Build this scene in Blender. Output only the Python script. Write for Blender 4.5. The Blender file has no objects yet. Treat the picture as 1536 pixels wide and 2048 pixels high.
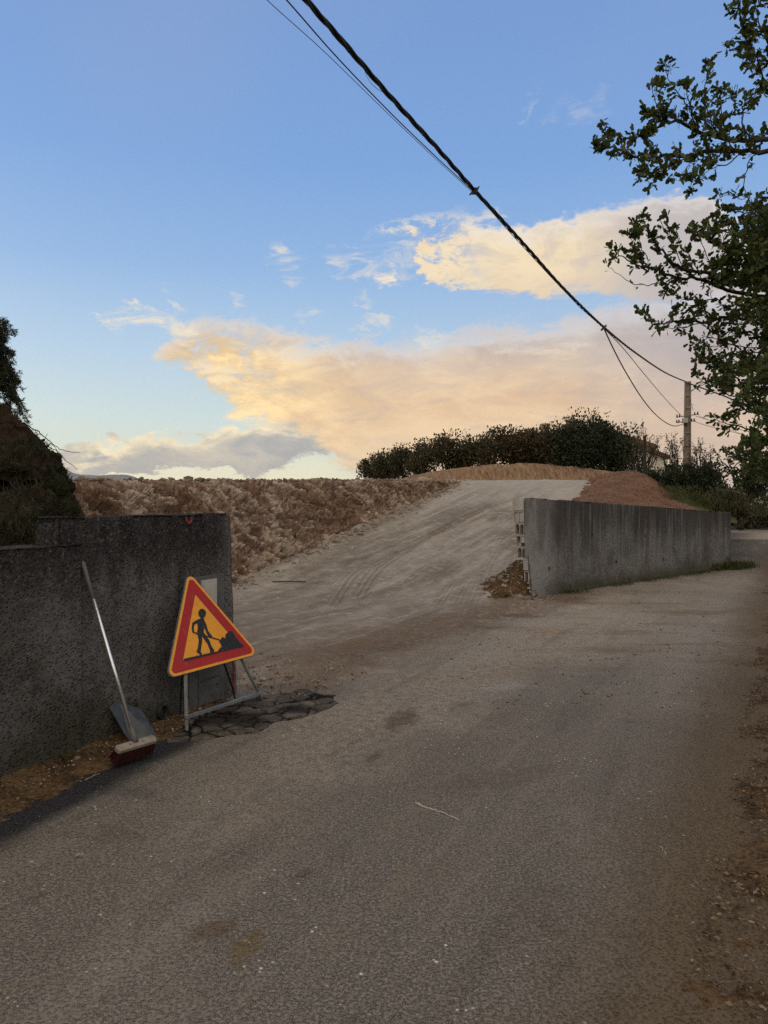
import bpy, bmesh, math, random
import numpy as np
from mathutils import Vector, Matrix, Euler
random.seed(7)
RNG = np.random.default_rng(11)
scene = bpy.context.scene
COL = scene.collection

# ------------------------------------------------------------------ node helper
class V:
    """small expression wrapper round a node socket"""
    nt = None
    def __init__(s, sock): s.s = sock
    def __add__(a, b): return mth('ADD', a, b)
    __radd__ = __add__
    def __sub__(a, b): return mth('SUBTRACT', a, b)
    def __rsub__(a, b): return mth('SUBTRACT', b, a)
    def __mul__(a, b): return mth('MULTIPLY', a, b)
    __rmul__ = __mul__
    def __truediv__(a, b): return mth('DIVIDE', a, b)

def put(inp, v):
    if isinstance(v, V): V.nt.links.new(v.s, inp)
    elif isinstance(v, (tuple, list)):
        v = tuple(v)
        if len(v) == 3 and len(inp.default_value) == 4: v = v + (1,)
        inp.default_value = v
    else: inp.default_value = v

def mth(op, a, b=None, c=None, clamp=False):
    n = V.nt.nodes.new('ShaderNodeMath'); n.operation = op; n.use_clamp = clamp
    put(n.inputs[0], a)
    if b is not None: put(n.inputs[1], b)
    if c is not None: put(n.inputs[2], c)
    return V(n.outputs[0])

def sstep(x, lo, hi, a=0.0, b=1.0):
    n = V.nt.nodes.new('ShaderNodeMapRange'); n.interpolation_type = 'SMOOTHSTEP'
    put(n.inputs[0], x); put(n.inputs[1], lo); put(n.inputs[2], hi); put(n.inputs[3], a); put(n.inputs[4], b)
    return V(n.outputs[0])

def lstep(x, lo, hi, a=0.0, b=1.0):
    n = V.nt.nodes.new('ShaderNodeMapRange'); n.clamp = True
    put(n.inputs[0], x); put(n.inputs[1], lo); put(n.inputs[2], hi); put(n.inputs[3], a); put(n.inputs[4], b)
    return V(n.outputs[0])

def noise(vec, scale=1, detail=4, rough=0.5, dist=0.0, out=0):
    n = V.nt.nodes.new('ShaderNodeTexNoise')
    put(n.inputs['Vector'], vec); n.inputs['Scale'].default_value = scale
    n.inputs['Detail'].default_value = detail; n.inputs['Roughness'].default_value = rough
    n.inputs['Distortion'].default_value = dist
    return V(n.outputs[out])

def voro(vec, scale=1, feature='F1', out='Distance', rnd=1.0):
    n = V.nt.nodes.new('ShaderNodeTexVoronoi'); n.feature = feature
    put(n.inputs['Vector'], vec); n.inputs['Scale'].default_value = scale
    n.inputs['Randomness'].default_value = rnd
    return V(n.outputs[out])

def mapping(vec, loc=(0, 0, 0), rot=(0, 0, 0), sc=(1, 1, 1), typ='POINT'):
    n = V.nt.nodes.new('ShaderNodeMapping'); n.vector_type = typ
    put(n.inputs[0], vec); put(n.inputs['Location'], loc) if typ in ('POINT', 'TEXTURE') else None
    put(n.inputs['Rotation'], rot); put(n.inputs['Scale'], sc)
    return V(n.outputs[0])

def mix(f, a, b, mode='MIX'):
    n = V.nt.nodes.new('ShaderNodeMix'); n.data_type = 'RGBA'; n.blend_type = mode; n.clamp_factor = True
    put(n.inputs[0], f); put(n.inputs[6], a); put(n.inputs[7], b)
    return V(n.outputs[2])

def ramp(x, stops, interp='LINEAR'):
    n = V.nt.nodes.new('ShaderNodeValToRGB'); n.color_ramp.interpolation = interp
    el = n.color_ramp.elements
    while len(el) < len(stops): el.new(0.5)
    for e, (p, c) in zip(el, stops):
        e.position = p; e.color = tuple(c) + (1,) if len(c) == 3 else c
    put(n.inputs[0], x)
    return V(n.outputs[0])

def fcurve(x, pts):
    """float curve through (x, y) with x, y in 0..1"""
    n = V.nt.nodes.new('ShaderNodeFloatCurve'); cm = n.mapping; cm.use_clip = False
    c = cm.curves[0]
    while len(c.points) < len(pts): c.points.new(0.5, 0.5)
    for p, (a, b) in zip(c.points, pts): p.location = (a, b); p.handle_type = 'AUTO_CLAMPED'
    cm.update(); n.inputs[0].default_value = 1.0
    put(n.inputs[1], x)
    return V(n.outputs[0])

def sepxyz(v):
    n = V.nt.nodes.new('ShaderNodeSeparateXYZ'); put(n.inputs[0], v)
    return V(n.outputs[0]), V(n.outputs[1]), V(n.outputs[2])

def comb(x, y, z):
    n = V.nt.nodes.new('ShaderNodeCombineXYZ'); put(n.inputs[0], x); put(n.inputs[1], y); put(n.inputs[2], z)
    return V(n.outputs[0])

# ------------------------------------------------------------------ camera
F = 1480.0; CX = 768.0; CY = 1024.0; CAMZ = 1.6; PITCH = math.atan(24 / F)
cam_d = bpy.data.cameras.new('camera'); cam = bpy.data.objects.new('camera', cam_d); COL.objects.link(cam)
cam.location = (0, 0, CAMZ); cam.rotation_euler = (math.pi / 2 - PITCH, 0, 0)
cam_d.sensor_fit = 'VERTICAL'; cam_d.sensor_height = 36; cam_d.lens = F / 2048 * 36
cam_d.clip_start = 0.05; cam_d.clip_end = 30000
scene.camera = cam

def P(px, py, Y):
    """point on the sight line of photo pixel (px, py) at Y metres ahead"""
    a = (px - CX) / F; b = -(py - CY) / F
    c, s = math.cos(PITCH), math.sin(PITCH)
    dy = c + b * s; dz = b * c - s
    return Vector((a / dy * Y, Y, CAMZ + dz / dy * Y))

def azel(px, py):
    p = P(px, py, 1.0) - Vector((0, 0, CAMZ))
    p.normalize()
    return math.atan2(p.x, p.y), math.asin(p.z)

# ------------------------------------------------------------------ world
SUN_AZ = math.radians(-48); SUN_EL = math.radians(16)
world = bpy.data.worlds.new('World'); scene.world = world; world.use_nodes = True
nt = world.node_tree; nt.nodes.clear(); V.nt = nt
tc = nt.nodes.new('ShaderNodeTexCoord')
D = V(tc.outputs['Generated'])
dx, dy_, dz = sepxyz(D)
az = mth('ARCTAN2', dx, dy_)
el = mth('ARCSINE', mth('MAXIMUM', mth('MINIMUM', dz, 1.0), -1.0))
sky = nt.nodes.new('ShaderNodeTexSky'); sky.sky_type = 'NISHITA'; sky.sun_disc = False
sky.sun_elevation = SUN_EL; sky.sun_rotation = SUN_AZ
sky.air_density = 1.0; sky.dust_density = 1.0; sky.ozone_density = 2.0
nish = V(sky.outputs[0])
EL = lstep(el, 0.0, 1.0)
clear = ramp(EL, [(0.0, (1.0, .96, .64)), (.045, (.88, .93, .74)), (.11, (.70, .84, .84)), (.19, (.52, .71, .90)),
                  (.30, (.32, .53, .86)), (.42, (.225, .425, .81)), (.56, (.205, .375, .74)), (1.0, (.18, .28, .56))])
# lilac veil towards the upper left, greyer air on the right
veil = noise(D, 2.2, 3, .5)
clear = mix(sstep(veil, .45, .8) * sstep(el, .25, .6) * .35, clear, (.34, .44, .68))
clear = mix(sstep(az, -.1, .5) * sstep(el, .30, .05) * .6, clear, (.55, .50, .52))
NB = V.nt.nodes.new('ShaderNodeVectorMath'); NB.operation = 'SCALE'; put(NB.inputs[0], nish); NB.inputs['Scale'].default_value = 0.05
nish_c = V(NB.outputs[0])
clear = mix(0.12, clear, nish_c)

def u01(a): return lstep(a, -1.0, 1.0)
def curve(azv, pts, ext=True):
    q = [azel(*p) for p in pts]
    q = [((a + 1) / 2, e) for a, e in q]
    return fcurve(u01(azv), q)

st = mapping(D, sc=(1, 1, 2.2))
nA = noise(st, 5.0, 9, .62, .35); nB = noise(st, 14.0, 9, .68, .6); nC = noise(mapping(D, loc=(3, 1, 2), sc=(1, 1, 3.2)), 9, 8, .65, 1.2)
wa = (nA - .5) * .16; wb = (nB - .5) * .075
nD = noise(mapping(D, loc=(7, 3, 1), sc=(1, 1, 1.6)), 34, 7, .68, .4)
wd = (nD - .5) * .035
eld = el + wa * .45 + wb * 1.0 + wd
azd = az + wa * .7 + wb * 1.0 + wd
wisp = sstep(nC, .42, .62)

def body(top, bot, wt, wbt):
    t = curve(azd, top) ; b = curve(azd, bot)
    ti = t - eld; bi = eld - b
    return sstep(ti, -wt / 2, wt / 2) * sstep(bi, -wbt / 2, wbt / 2), ti, bi

YEL = (.96, .71, .34); CREAM = (1.0, .86, .58); PEACH = (.80, .56, .36); LIL = (.46, .43, .46); GREY = (.40, .42, .44)
# C: low grey bank with lit rims, left
c3, t3, b3 = body([(-900, 930), (-300, 900), (60, 950), (110, 905), (170, 880), (240, 888), (300, 868), (400, 872), (480, 848), (570, 850), (640, 866), (690, 900), (720, 960), (1536, 1060)],
                  [(-900, 960), (-300, 955), (60, 952), (120, 940), (240, 955), (400, 955), (540, 945), (590, 925), (650, 915), (690, 890), (720, 930), (1536, 990)], .012, .008)
lit3 = sstep(t3, .032, .004) * sstep(nA, .40, .60)
col3 = mix(lit3, mix(sstep(nB, .35, .7), (.44, .44, .43), (.72, .63, .50)), (1.25, 1.04, .64))
clear = mix(sstep(el, .075, .01) * sstep(az, .05, -.10) * .75, clear, (1.35, 1.20, .78)); clear = mix(sstep(el, .04, .0) * sstep(nC, .35, .6) * .6, clear, (1.25, 1.0, .60))
col3 = mix(sstep(nC, .42, .66) * .35, col3, (.72, .62, .48))
skyc = mix(c3 * .96, clear, col3)
# A: the long band
c1, t1, b1 = body([(-900, 960), (240, 775), (290, 728), (330, 672), (420, 648), (560, 668), (640, 682), (760, 690), (860, 678), (940, 662), (1050, 652), (1130, 640), (1250, 615), (1400, 590), (1536, 560), (2600, 500)],
                  [(-900, 860), (240, 715), (300, 724), (380, 760), (450, 800), (520, 830), (580, 860), (640, 895), (690, 925), (750, 950), (840, 990), (1000, 1020), (1250, 1020), (1400, 1020), (1536, 1020), (2600, 1020)], .020, .026)
up = sstep(el, .12, .235)
col1 = mix(up, mix(sstep(nA, .3, .7), (.78, .53, .33), (1.0, .73, .44)), mix(sstep(nA, .35, .68), (.47, .42, .41), (.66, .56, .50)))
left1 = sstep(azd, azel(820, 700)[0], azel(430, 700)[0])
col1 = mix(left1, col1, mix(sstep(nB * .5 + nA * .5, .42, .58), (.84, .60, .33), (1.28, .94, .46)))
right1 = sstep(az, azel(1050, 700)[0], azel(1400, 700)[0])
col1 = mix(right1 * .75, col1, mix(sstep(el, .07, .20), (.72, .54, .42), (.45, .42, .46)))
col1 = mix(sstep(nB, .52, .72) * .42, col1, (1.0, .80, .52)); col1 = mix(sstep(nC, .54, .36) * .30, col1, (.50, .44, .42))
rim1 = sstep(t1, .035, .0)
col1 = mix(rim1 * .6, col1, (.86, .78, .72))
fr1 = sstep(azd, azel(640, 700)[0], azel(380, 700)[0]) * .8; brk1 = sstep(nB * .5 + nD * .5, .38, .50)
skyc = mix(c1 * mix(fr1, (1, 1, 1), brk1) * lstep(rim1, 0, 1, 1.0, .8), skyc, col1)
# B: upper right cloud
c2, t2, b2 = body([(-900, 600), (700, 500), (765, 452), (800, 436), (880, 430), (960, 432), (1060, 446), (1130, 436), (1220, 420), (1300, 405), (1400, 430), (1536, 460), (2600, 420)],
                  [(-900, 440), (700, 462), (765, 458), (840, 478), (862, 540), (940, 575), (1060, 600), (1150, 590), (1280, 600), (1400, 590), (1536, 600), (2600, 560)], .018, .018)
col2 = mix(sstep(az, azel(1120, 500)[0], azel(1330, 500)[0]), mix(sstep(nA, .36, .64), (.80, .62, .42), (1.0, .80, .50)), (.56, .50, .48))
col2 = mix(sstep(nB, .50, .36) * .5, col2, (.62, .54, .48)); col2 = mix(sstep(t2, .03, .0) * .6, col2, (.90, .84, .78))
frag = sstep(azd, azel(1010, 500)[0], azel(860, 480)[0]); brk = sstep(nB * .55 + nD * .45, .43, .53)
skyc = mix(c2 * .93 * mix(frag, (1, 1, 1), brk), skyc, col2)
# wisps
W = [(575, 523, 48, 22, .5, 1.0), (735, 522, 80, 24, .35, 1.0), (780, 545, 40, 18, .3, .9), (800, 505, 80, 26, .25, .5), (290, 645, 70, 20, .2, .95),
     (222, 640, 34, 9, .6, .9), (340, 690, 60, 30, .9, .9), (345, 616, 24, 8, .3, .5), (460, 608, 26, 9, .5, .4), (420, 748, 70, 16, .1, .9),
     (1160, 222, 60, 20, .1, .20), (1062, 200, 14, 18, 0, .2), (725, 606, 16, 18, 0, .4), (610, 632, 30, 9, 0, .35), (865, 664, 50, 14, 0, .5), (330, 575, 22, 10, .4, .25), (740, 655, 40, 14, .1, .45)]
wv = comb(azd, eld, 0.0)
acc = None
for (px, py, rx, ry, rot, k) in W:
    a0, e0 = azel(px, py)
    m = mapping(wv, loc=(a0, e0, 0), rot=(0, 0, -rot), sc=(rx * 1.5 / F, ry * 1.9 / F, 1), typ='TEXTURE')
    g = nt.nodes.new('ShaderNodeTexGradient'); g.gradient_type = 'SPHERICAL'; put(g.inputs[0], m)
    q = sstep(V(g.outputs[1]), .25, .75) * k
    acc = q if acc is None else mth('MAXIMUM', acc, q)
skyc = mix(acc * sstep(nC, .38, .60), skyc, (.98, .84, .62))
# behind and overhead: unseen sky, brightened to light the ground; below the horizon: dark earth
skyc = mix(sstep(el, .70, 1.15), skyc, mix(sstep(nA, .4, .6), (.66, .66, .64), (1.08, .93, .72)))
skyc = mix(sstep(dy_, .25, -.35), skyc, mix(sstep(nA, .38, .62), (1.00, .92, .84), (1.48, 1.24, .94)))
skyc = mix(sstep(el, -.005, -.03), skyc, (.10, .08, .06))
bg = nt.nodes.new('ShaderNodeBackground'); put(bg.inputs[0], skyc); bg.inputs[1].default_value = 1.0
wo = nt.nodes.new('ShaderNodeOutputWorld'); nt.links.new(bg.outputs[0], wo.inputs[0])

# ------------------------------------------------------------------ sun
sd = bpy.data.lights.new('sun', 'SUN'); sun = bpy.data.objects.new('sun', sd); COL.objects.link(sun)
sd.energy = 0.5; sd.angle = math.radians(24); sd.color = (1.0, .80, .60)
dirv = Vector((math.sin(SUN_AZ) * math.cos(SUN_EL), math.cos(SUN_AZ) * math.cos(SUN_EL), math.sin(SUN_EL)))
sun.rotation_euler = dirv.to_track_quat('Z', 'Y').to_euler()
vs = scene.view_settings
vs.view_transform = 'Standard'; vs.look = 'None'; vs.exposure = 0.0; vs.gamma = 1.0; vs.use_curve_mapping = False
scene.cycles.use_denoising = False
# ------------------------------------------------------------------ materials
def material(name, fn, rough=.85, bump=None, spec=.3, trans=None):
    """fn() -> colour V (or tuple, or (colour, height, distance))"""
    m = bpy.data.materials.new(name); m.use_nodes = True
    t = m.node_tree; t.nodes.clear(); V.nt = t
    out = t.nodes.new('ShaderNodeOutputMaterial'); b = t.nodes.new('ShaderNodeBsdfPrincipled')
    r = fn(); h = None; dist = .01; metal = 0.0
    if isinstance(r, dict):
        h = r.get('h'); dist = r.get('d', .01); rough = r.get('rough', rough); metal = r.get('metal', 0.0); r = r['c']
    put(b.inputs['Base Color'], r); put(b.inputs['Roughness'], rough); put(b.inputs['Specular IOR Level'], spec)
    put(b.inputs['Metallic'], metal)
    if h is not None:
        bp = t.nodes.new('ShaderNodeBump'); put(bp.inputs['Height'], h); bp.inputs['Distance'].default_value = dist
        bp.inputs['Strength'].default_value = 1.0
        t.links.new(bp.outputs[0], b.inputs['Normal'])
    if trans:
        tr = t.nodes.new('ShaderNodeBsdfTranslucent'); put(tr.inputs[0], r)
        mx = t.nodes.new('ShaderNodeMixShader'); mx.inputs[0].default_value = trans
        t.links.new(b.outputs[0], mx.inputs[1]); t.links.new(tr.outputs[0], mx.inputs[2]); t.links.new(mx.outputs[0], out.inputs[0])
    else: t.links.new(b.outputs[0], out.inputs[0])
    return m

def streak(p, deg, kx, ky, scale=1, detail=5, rough=.6):
    return noise(mapping(p, rot=(0, 0, math.radians(-deg)), sc=(1 / kx, 1 / ky, 1), typ='TEXTURE'), scale, detail, rough)
def attr(name):
    at = V.nt.nodes.new('ShaderNodeAttribute'); at.attribute_name = name; return V(at.outputs['Fac'])
def pos():
    g = V.nt.nodes.new('ShaderNodeNewGeometry'); return V(g.outputs['Position'])
def island():
    g = V.nt.nodes.new('ShaderNodeNewGeometry'); return V(g.outputs['Random Per Island'])
def objc():
    g = V.nt.nodes.new('ShaderNodeTexCoord'); return V(g.outputs['Object'])

def dust_colour(p):
    """dusty tan film on the ground"""
    n = noise(p, .9, 5, .6, .4); n2 = noise(p, 7, 5, .65)
    c = mix(sstep(n, .3, .7), (.240, .206, .168), (.330, .295, .248))
    return mix(sstep(n2, .35, .75) * .5, c, (.33, .295, .25))

def entrance(p, x, y, c):
    """trodden brown soil and the pale sandy drift along the mouth of the yard"""
    d = (y - 6.35) * .572 - (x + 1.25) * .820 + (noise(p, 1.1, 5, .6) - .5) * 1.5
    f = noise(p, 14, 5, .7)
    gate = sstep(x, -1.4, -.3) * sstep(x, 4.2, 3.0)
    c = mix(sstep(d, -2.4, -1.6) * sstep(d, -.5, -1.1) * gate * .55 * sstep(f, .3, .6), c, (.37, .315, .25))
    return mix(sstep(d, -.75, -.15) * sstep(d, .95, .25) * gate * sstep(f, .30, .52) * .8, c, (.125, .085, .055))
def m_road():
    p = pos(); x, y, z = sepxyz(p)
    fine = noise(p, 84, 3, .70); grit = voro(p, 72); mid = noise(p, 18, 4, .6)
    big = noise(mapping(p, rot=(0, 0, .45), sc=(1.0, .45, 1)), .7, 5, .6, .3)
    asp = mix(sstep(fine, .35, .7), (.080, .070, .061), (.285, .253, .220))
    c = mix(sstep(grit, .10, .40), (.33, .30, .265), asp)
    c = mix(sstep(mid, .35, .65) * .30, c, (.135, .120, .098))
    # dust: strong near the yard entrance, thinning towards the camera
    w = (noise(p, .55, 5, .6) - .5) * 5.0
    dd = sstep(y + w, 4.5, 9.0) * .72 + sstep(big, .52, .70) * .30
    c = mix(dd * sstep(fine, .20, .48, .55, 1.0), c, dust_colour(p))
    # reddish-brown soil trodden along the entrance mouth
    br = sstep(noise(mapping(p, rot=(0, 0, .5), sc=(.5, 1.6, 1)), 1.1, 5, .65), .50, .66) * sstep(y, 5.2, 7.5) * sstep(y, 15, 10)
    c = mix(br * .75, c, (.19, .125, .075))
    # blue-grey tyre-polished lane towards the bend
    ln = sstep(x - .62 * y, -2.6, -.6) * sstep(x - .62 * y, 2.2, .8)
    c = mix(ln * sstep(y, 5, 12) * .55 * sstep(big, .65, .4, .4, 1), c, (.150, .135, .130))
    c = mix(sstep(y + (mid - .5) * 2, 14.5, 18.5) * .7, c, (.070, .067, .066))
    c = entrance(p, x, y, c)
    # scraped pale lines
    sc = noise(mapping(p, rot=(0, 0, math.radians(8)), sc=(.9, 22, 1)), 1.3, 3, .5)
    c = mix(sstep(sc, .66, .72) * sstep(y, 6.0, 8.5) * sstep(x, 1.2, 3.2) * .55, c, (.42, .39, .37))
    tw = streak(p, 27, 3.2, .25, 1.0, 5, .6)
    c = mix(sstep(tw, .52, .66) * .30, c, (.26, .225, .19)); c = mix(sstep(tw, .46, .34) * .28, c, (.085, .068, .054))
    pt = noise(p, 2.6, 6, .7, .6)
    c = mix(sstep(pt, .54, .66) * .32, c, (.20, .155, .115)); c = mix(sstep(pt, .42, .33) * .30, c, (.095, .08, .07))
    # white chalky specks in drifts
    drift = noise(mapping(p, rot=(0, 0, -.6), sc=(2.2, .5, 1)), 1.0, 3, .5)
    sp = voro(p, 26); spk = sstep(sp, .20, .12) * sstep(noise(p, 9, 2), .52, .60) * sstep(drift, .47, .58)
    c = mix(spk * .85, c, (.70, .67, .62))
    # oil and rusty stains
    def spot(cx, cy, rx, ry, rot, col, k, c):
        m = mapping(p, loc=(cx, cy, 0), rot=(0, 0, rot), sc=(rx, ry, 50), typ='TEXTURE')
        mx, my, mz = sepxyz(m)
        l = mth('SQRT', mx * mx + my * my) + (noise(p, 6, 5, .7) - .5) * 2.0
        return mix(sstep(l, 1.0, .45) * k, c, col)
    for (px, py, rx, ry, rot, col, k) in [(805, 1440, .13, .34, -.35, (.085, .055, .035), .6), (748, 1518, .05, .13, -.3, (.09, .058, .036), .5),
            (490, 1900, .06, .16, -.25, (.14, .095, .035), .6), (420, 1870, .06, .13, -.9, (.11, .07, .04), .5), (610, 1752, .035, .08, -.6, (.09, .055, .03), .4),
            (1000, 1560, .5, .2, .5, (.13, .11, .09), .5), (1010, 1375, .30, .13, .5, (.36, .345, .34), .30), (220, 1580, .5, .1, -.4, (.09, .085, .085), .5)]:
        Y = CAMZ * F / (py - 1000); q = ((px - 768) / F * Y, Y)
        c = spot(q[0], q[1], rx, ry, rot, col, k, c)
    # fresh black tar band along the left edge
    e = x - (-3.29 + .372 * y) + (noise(p, 3.5, 4, .6) - .5) * .14
    tar = sstep(e, .36, .16) * sstep(y, 6.2, 5.0)
    c = mix(tar * .95, c, mix(sstep(fine, .4, .7), (.016, .017, .021), (.050, .050, .056)))
    # brown film along the right edge
    r = x - (.90 + .549 * (y - 2.26)) + (noise(p, 2.0, 4, .6) - .5) * .5
    c = mix(sstep(r, -.75, .05) * .75, c, mix(fine, (.075, .048, .022), (.135, .092, .046)))
    h = fine * .55 + sstep(grit, .5, .05) * .7 + mid * .5
    return dict(c=c, h=h, d=.017, rough=.95)
M_road = material('road_asphalt', m_road, spec=.12)

def m_dirt():
    p = pos(); x, y, z = sepxyz(p)
    n = streak(p, 28, 1.3, .35, 1.0, 6, .62); n2 = noise(p, 5, 6, .65, .3); f = noise(p, 60, 4, .7); g = voro(p, 38)
    c = mix(sstep(n, .32, .68), (.170, .145, .120), (.290, .258, .222))
    c = mix(sstep(n2, .48, .72) * .55, c, (.42, .385, .335))
    c = mix(sstep(n2, .46, .28) * .6, c, (.15, .115, .088))
    c = mix(sstep(f, .55, .75) * .4, c, (.44, .40, .35))
    c = mix(sstep(f, .45, .25) * .4, c, (.13, .10, .08))
    at = V.nt.nodes.new('ShaderNodeAttribute'); at.attribute_name = 'track'; tk = V(at.outputs['Fac'])
    sl = streak(p, 28, 5.0, .30, 1.0, 6, .62)
    c = mix(sstep(sl, .54, .66) * .5, c, (.40, .36, .31)); c = mix(sstep(sl, .45, .34) * .5, c, (.13, .103, .080))
    rb = sstep(mth('SINE', attr('rib') * 11.0), -.3, .3, .35, 1.0)
    c = mix(tk * rb * .46, c, (.085, .064, .048))
    lo = sstep(y + (noise(p, 1.2, 4) - .5) * 4, 10.5, 7.5)
    c = mix(lo * .45, c, (.15, .108, .074))
    c = entrance(p, x, y, c)
    # pale chalk at the crest
    c = mix(sstep(z, 1.2, 2.1) * .45, c, (.40, .37, .325))
    return dict(c=c, h=f * .6 + n2 * 1.2 + sstep(g, .4, .1) * .5, d=.012, rough=.97)
M_dirt = material('pale_compacted_dirt', m_dirt, spec=.1)

def m_verge():
    p = pos(); f = noise(p, 45, 5, .7); n = noise(p, 4, 5, .6); g = voro(p, 60, out='Color')
    c = mix(sstep(n, .35, .65), (.055, .034, .017), (.125, .078, .038))
    c = mix(sstep(f, .5, .66) * .6, c, (.21, .15, .10))
    c = mix(sstep(f, .48, .36) * .8, c, (.022, .013, .008))
    return dict(c=c, h=f + n * .6, d=.018, rough=.97)
M_verge = material('brown_soil', m_verge, spec=.1)

def m_bank():
    p = pos(); x, y, z = sepxyz(p)
    n = noise(p, .8, 5, .6, .3); n2 = noise(p, 3.5, 6, .7, .5); f = noise(p, 18, 6, .72); s = noise(mapping(p, rot=(0, 0, 0), sc=(2.2, 2.2, .35)), 2.4, 5, .6, .4)
    c = mix(sstep(n, .35, .65), (.155, .094, .066), (.205, .148, .110))
    c = mix(sstep(n2, .50, .64) * .35, c, (.38, .31, .25))
    c = mix(sstep(s, .56, .64) * .35, c, (.43, .36, .295))
    c = mix(sstep(n2, .46, .32) * .75, c, (.13, .070, .043))
    ck = attr('chunk'); c = mix(sstep(ck, .58, .80) * .85, c, (.40, .33, .275)); c = mix(sstep(ck, .40, .18) * .8, c, (.105, .062, .043)); st9 = noise(mapping(p, sc=(5, 5, .45)), 2.0, 5, .65); c = mix(sstep(st9, .57, .64) * .55, c, (.42, .35, .29)); c = mix(sstep(st9, .43, .37) * .45, c, (.09, .055, .04))
    gw = noise(mapping(p, loc=(5, 2, 0), sc=(1, 1, .5)), 1.1, 5, .7)
    c = mix(sstep(gw, .60, .70) * .6, c, (.33, .32, .30))
    c = mix(sstep(f, .55, .75) * .35, c, (.36, .30, .24))
    c = mix(sstep(f, .45, .28) * .4, c, (.085, .052, .034))
    return dict(c=c, h=f, d=.022, rough=.97)
M_bank = material('rocky_clay', m_bank, spec=.1)

def m_cut():
    p = pos(); s = noise(mapping(p, rot=(0, .4, 0), sc=(5, 1, .7)), 2.2, 6, .7, .5); n = noise(p, .5, 4); f = noise(p, 9, 4, .7)
    c = mix(sstep(s, .35, .62), (.12, .068, .040), (.28, .195, .125))
    c = mix(sstep(n, .55, .7) * .6, c, (.25, .14, .08))
    return dict(c=mix(f * .4, c, (.3, .2, .13)), h=s + f * .4, d=.08, rough=.97)
M_cut = material('orange_clay_cut', m_cut, spec=.1)

def m_heap():
    p = pos(); n = noise(p, 1.5, 5, .6, .3); f = noise(p, 16, 5, .72); g = voro(p, 12)
    c = mix(sstep(n, .35, .65), (.18, .095, .060), (.26, .155, .105))
    c = mix(sstep(f, .52, .72) * .6, c, (.36, .25, .18))
    c = mix(sstep(f, .45, .3) * .6, c, (.11, .055, .033))
    return dict(c=c, h=f + sstep(g, .5, .1) * .5, d=.12, rough=.97)
M_heap = material('red_soil', m_heap, spec=.1)

def m_grassy():
    p = pos(); n = noise(p, 2.2, 5, .6); f = noise(p, 30, 5, .7)
    c = mix(sstep(n, .35, .65), (.040, .050, .018), (.085, .090, .034))
    return dict(c=mix(sstep(f, .4, .7) * .6, c, (.13, .115, .055)), h=f, d=.05, rough=.95)
M_grassy = material('grassy_soil', m_grassy, spec=.1)

def m_mound():
    p = pos(); x, y, z = sepxyz(p); n = noise(p, 1.6, 5, .65, .3); f = noise(p, 14, 6, .72)
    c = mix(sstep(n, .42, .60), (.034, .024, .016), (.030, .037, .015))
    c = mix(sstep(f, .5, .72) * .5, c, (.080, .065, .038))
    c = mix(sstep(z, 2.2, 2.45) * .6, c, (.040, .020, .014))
    return dict(c=c, h=f + n, d=.09, rough=.97)
M_mound = material('dark_earth_and_grass', m_mound, spec=.1)

def wall_left():
    p = pos(); x, y, z = sepxyz(p); f = noise(p, 34, 5, .75); g = voro(p, 48); n = noise(p, 2.2, 5, .6, .4)
    st = noise(mapping(p, sc=(3, 3, .4)), 2.4, 5, .6)
    c = mix(sstep(n, .35, .65), (.085, .083, .080), (.135, .135, .138))
    c = mix(sstep(z + (st - .5) * .9, 1.28, .85), mix(sstep(st, .4, .6), (.030, .029, .031), (.05, .048, .048)), c)   # sooty streaks under the coping
    c = mix(sstep(f, .52, .68) * .55, c, (.21, .21, .205))
    c = mix(sstep(f, .46, .3) * .75, c, (.022, .021, .020))
    c = mix(sstep(z + (n - .5) * .5, .45, .10) * .6, c, mix(n, (.05, .042, .030), (.045, .052, .026)))                # earth splashes and algae at the foot
    lx = sstep(noise(p, 1.2, 4, .6), .54, .66)
    c = mix(lx * .5, c, (.15, .15, .16))
    e = sstep(y, 5.82, 6.1)
    c = mix(e * .55, c, (.22, .215, .21))                                                                             # lighter towards the far end
    return dict(c=c, h=f * .8 + sstep(g, .45, .1) * .6, d=.035, rough=.97)
M_wall_l = material('sooty_roughcast', wall_left, spec=.1)

def wall_right():
    p = pos(); x, y, z = sepxyz(p); f = noise(p, 55, 4, .7); n = noise(p, 1.3, 5, .6)
    s = noise(mapping(p, sc=(3.2, 3.2, .22)), 1.9, 5, .6); s2 = noise(mapping(p, sc=(6, 6, .26)), 2.2, 5, .65, .3) * .8 + noise(p, .8, 3) * .35 - .075
    c = mix(sstep(f, .35, .7), (.065, .066, .067), (.27, .27, .265))
    top = sstep(z + (s - .5) * 1.6, .55, 1.35)
    c = mix(top * .85, c, (.036, .036, .038)); bl = noise(p, 2.4, 5, .65, .4); c = mix(sstep(bl, .50, .62) * .4, c, (.055, .056, .055))
    c = mix(sstep(s2, .49, .58) * .5 * sstep(z, .2, 1.2), c, (.032, .030, .031)); c = mix(sstep(s2, .44, .36) * .4, c, (.21, .21, .205))
    c = mix(sstep(z + (n - .5) * .5, .32, .05) * .75, c, (.050, .056, .030))
    e = sstep(x + (n - .5) * .5, 3.05, 2.45)
    c = mix(e * .6, c, mix(f, (.27, .275, .285), (.42, .425, .435)))  # near end paler: light on its rounded edge put into the colour
    d = sstep(noise(mapping(p, sc=(1, 1, .5)), 1.6, 4, .6), .50, .66)
    c = mix(d * .5, c, (.065, .050, .042))
    return dict(c=c, h=f, d=.02, rough=.96)
M_wall_r = material('stained_cement_render', wall_right, spec=.1)

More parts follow.
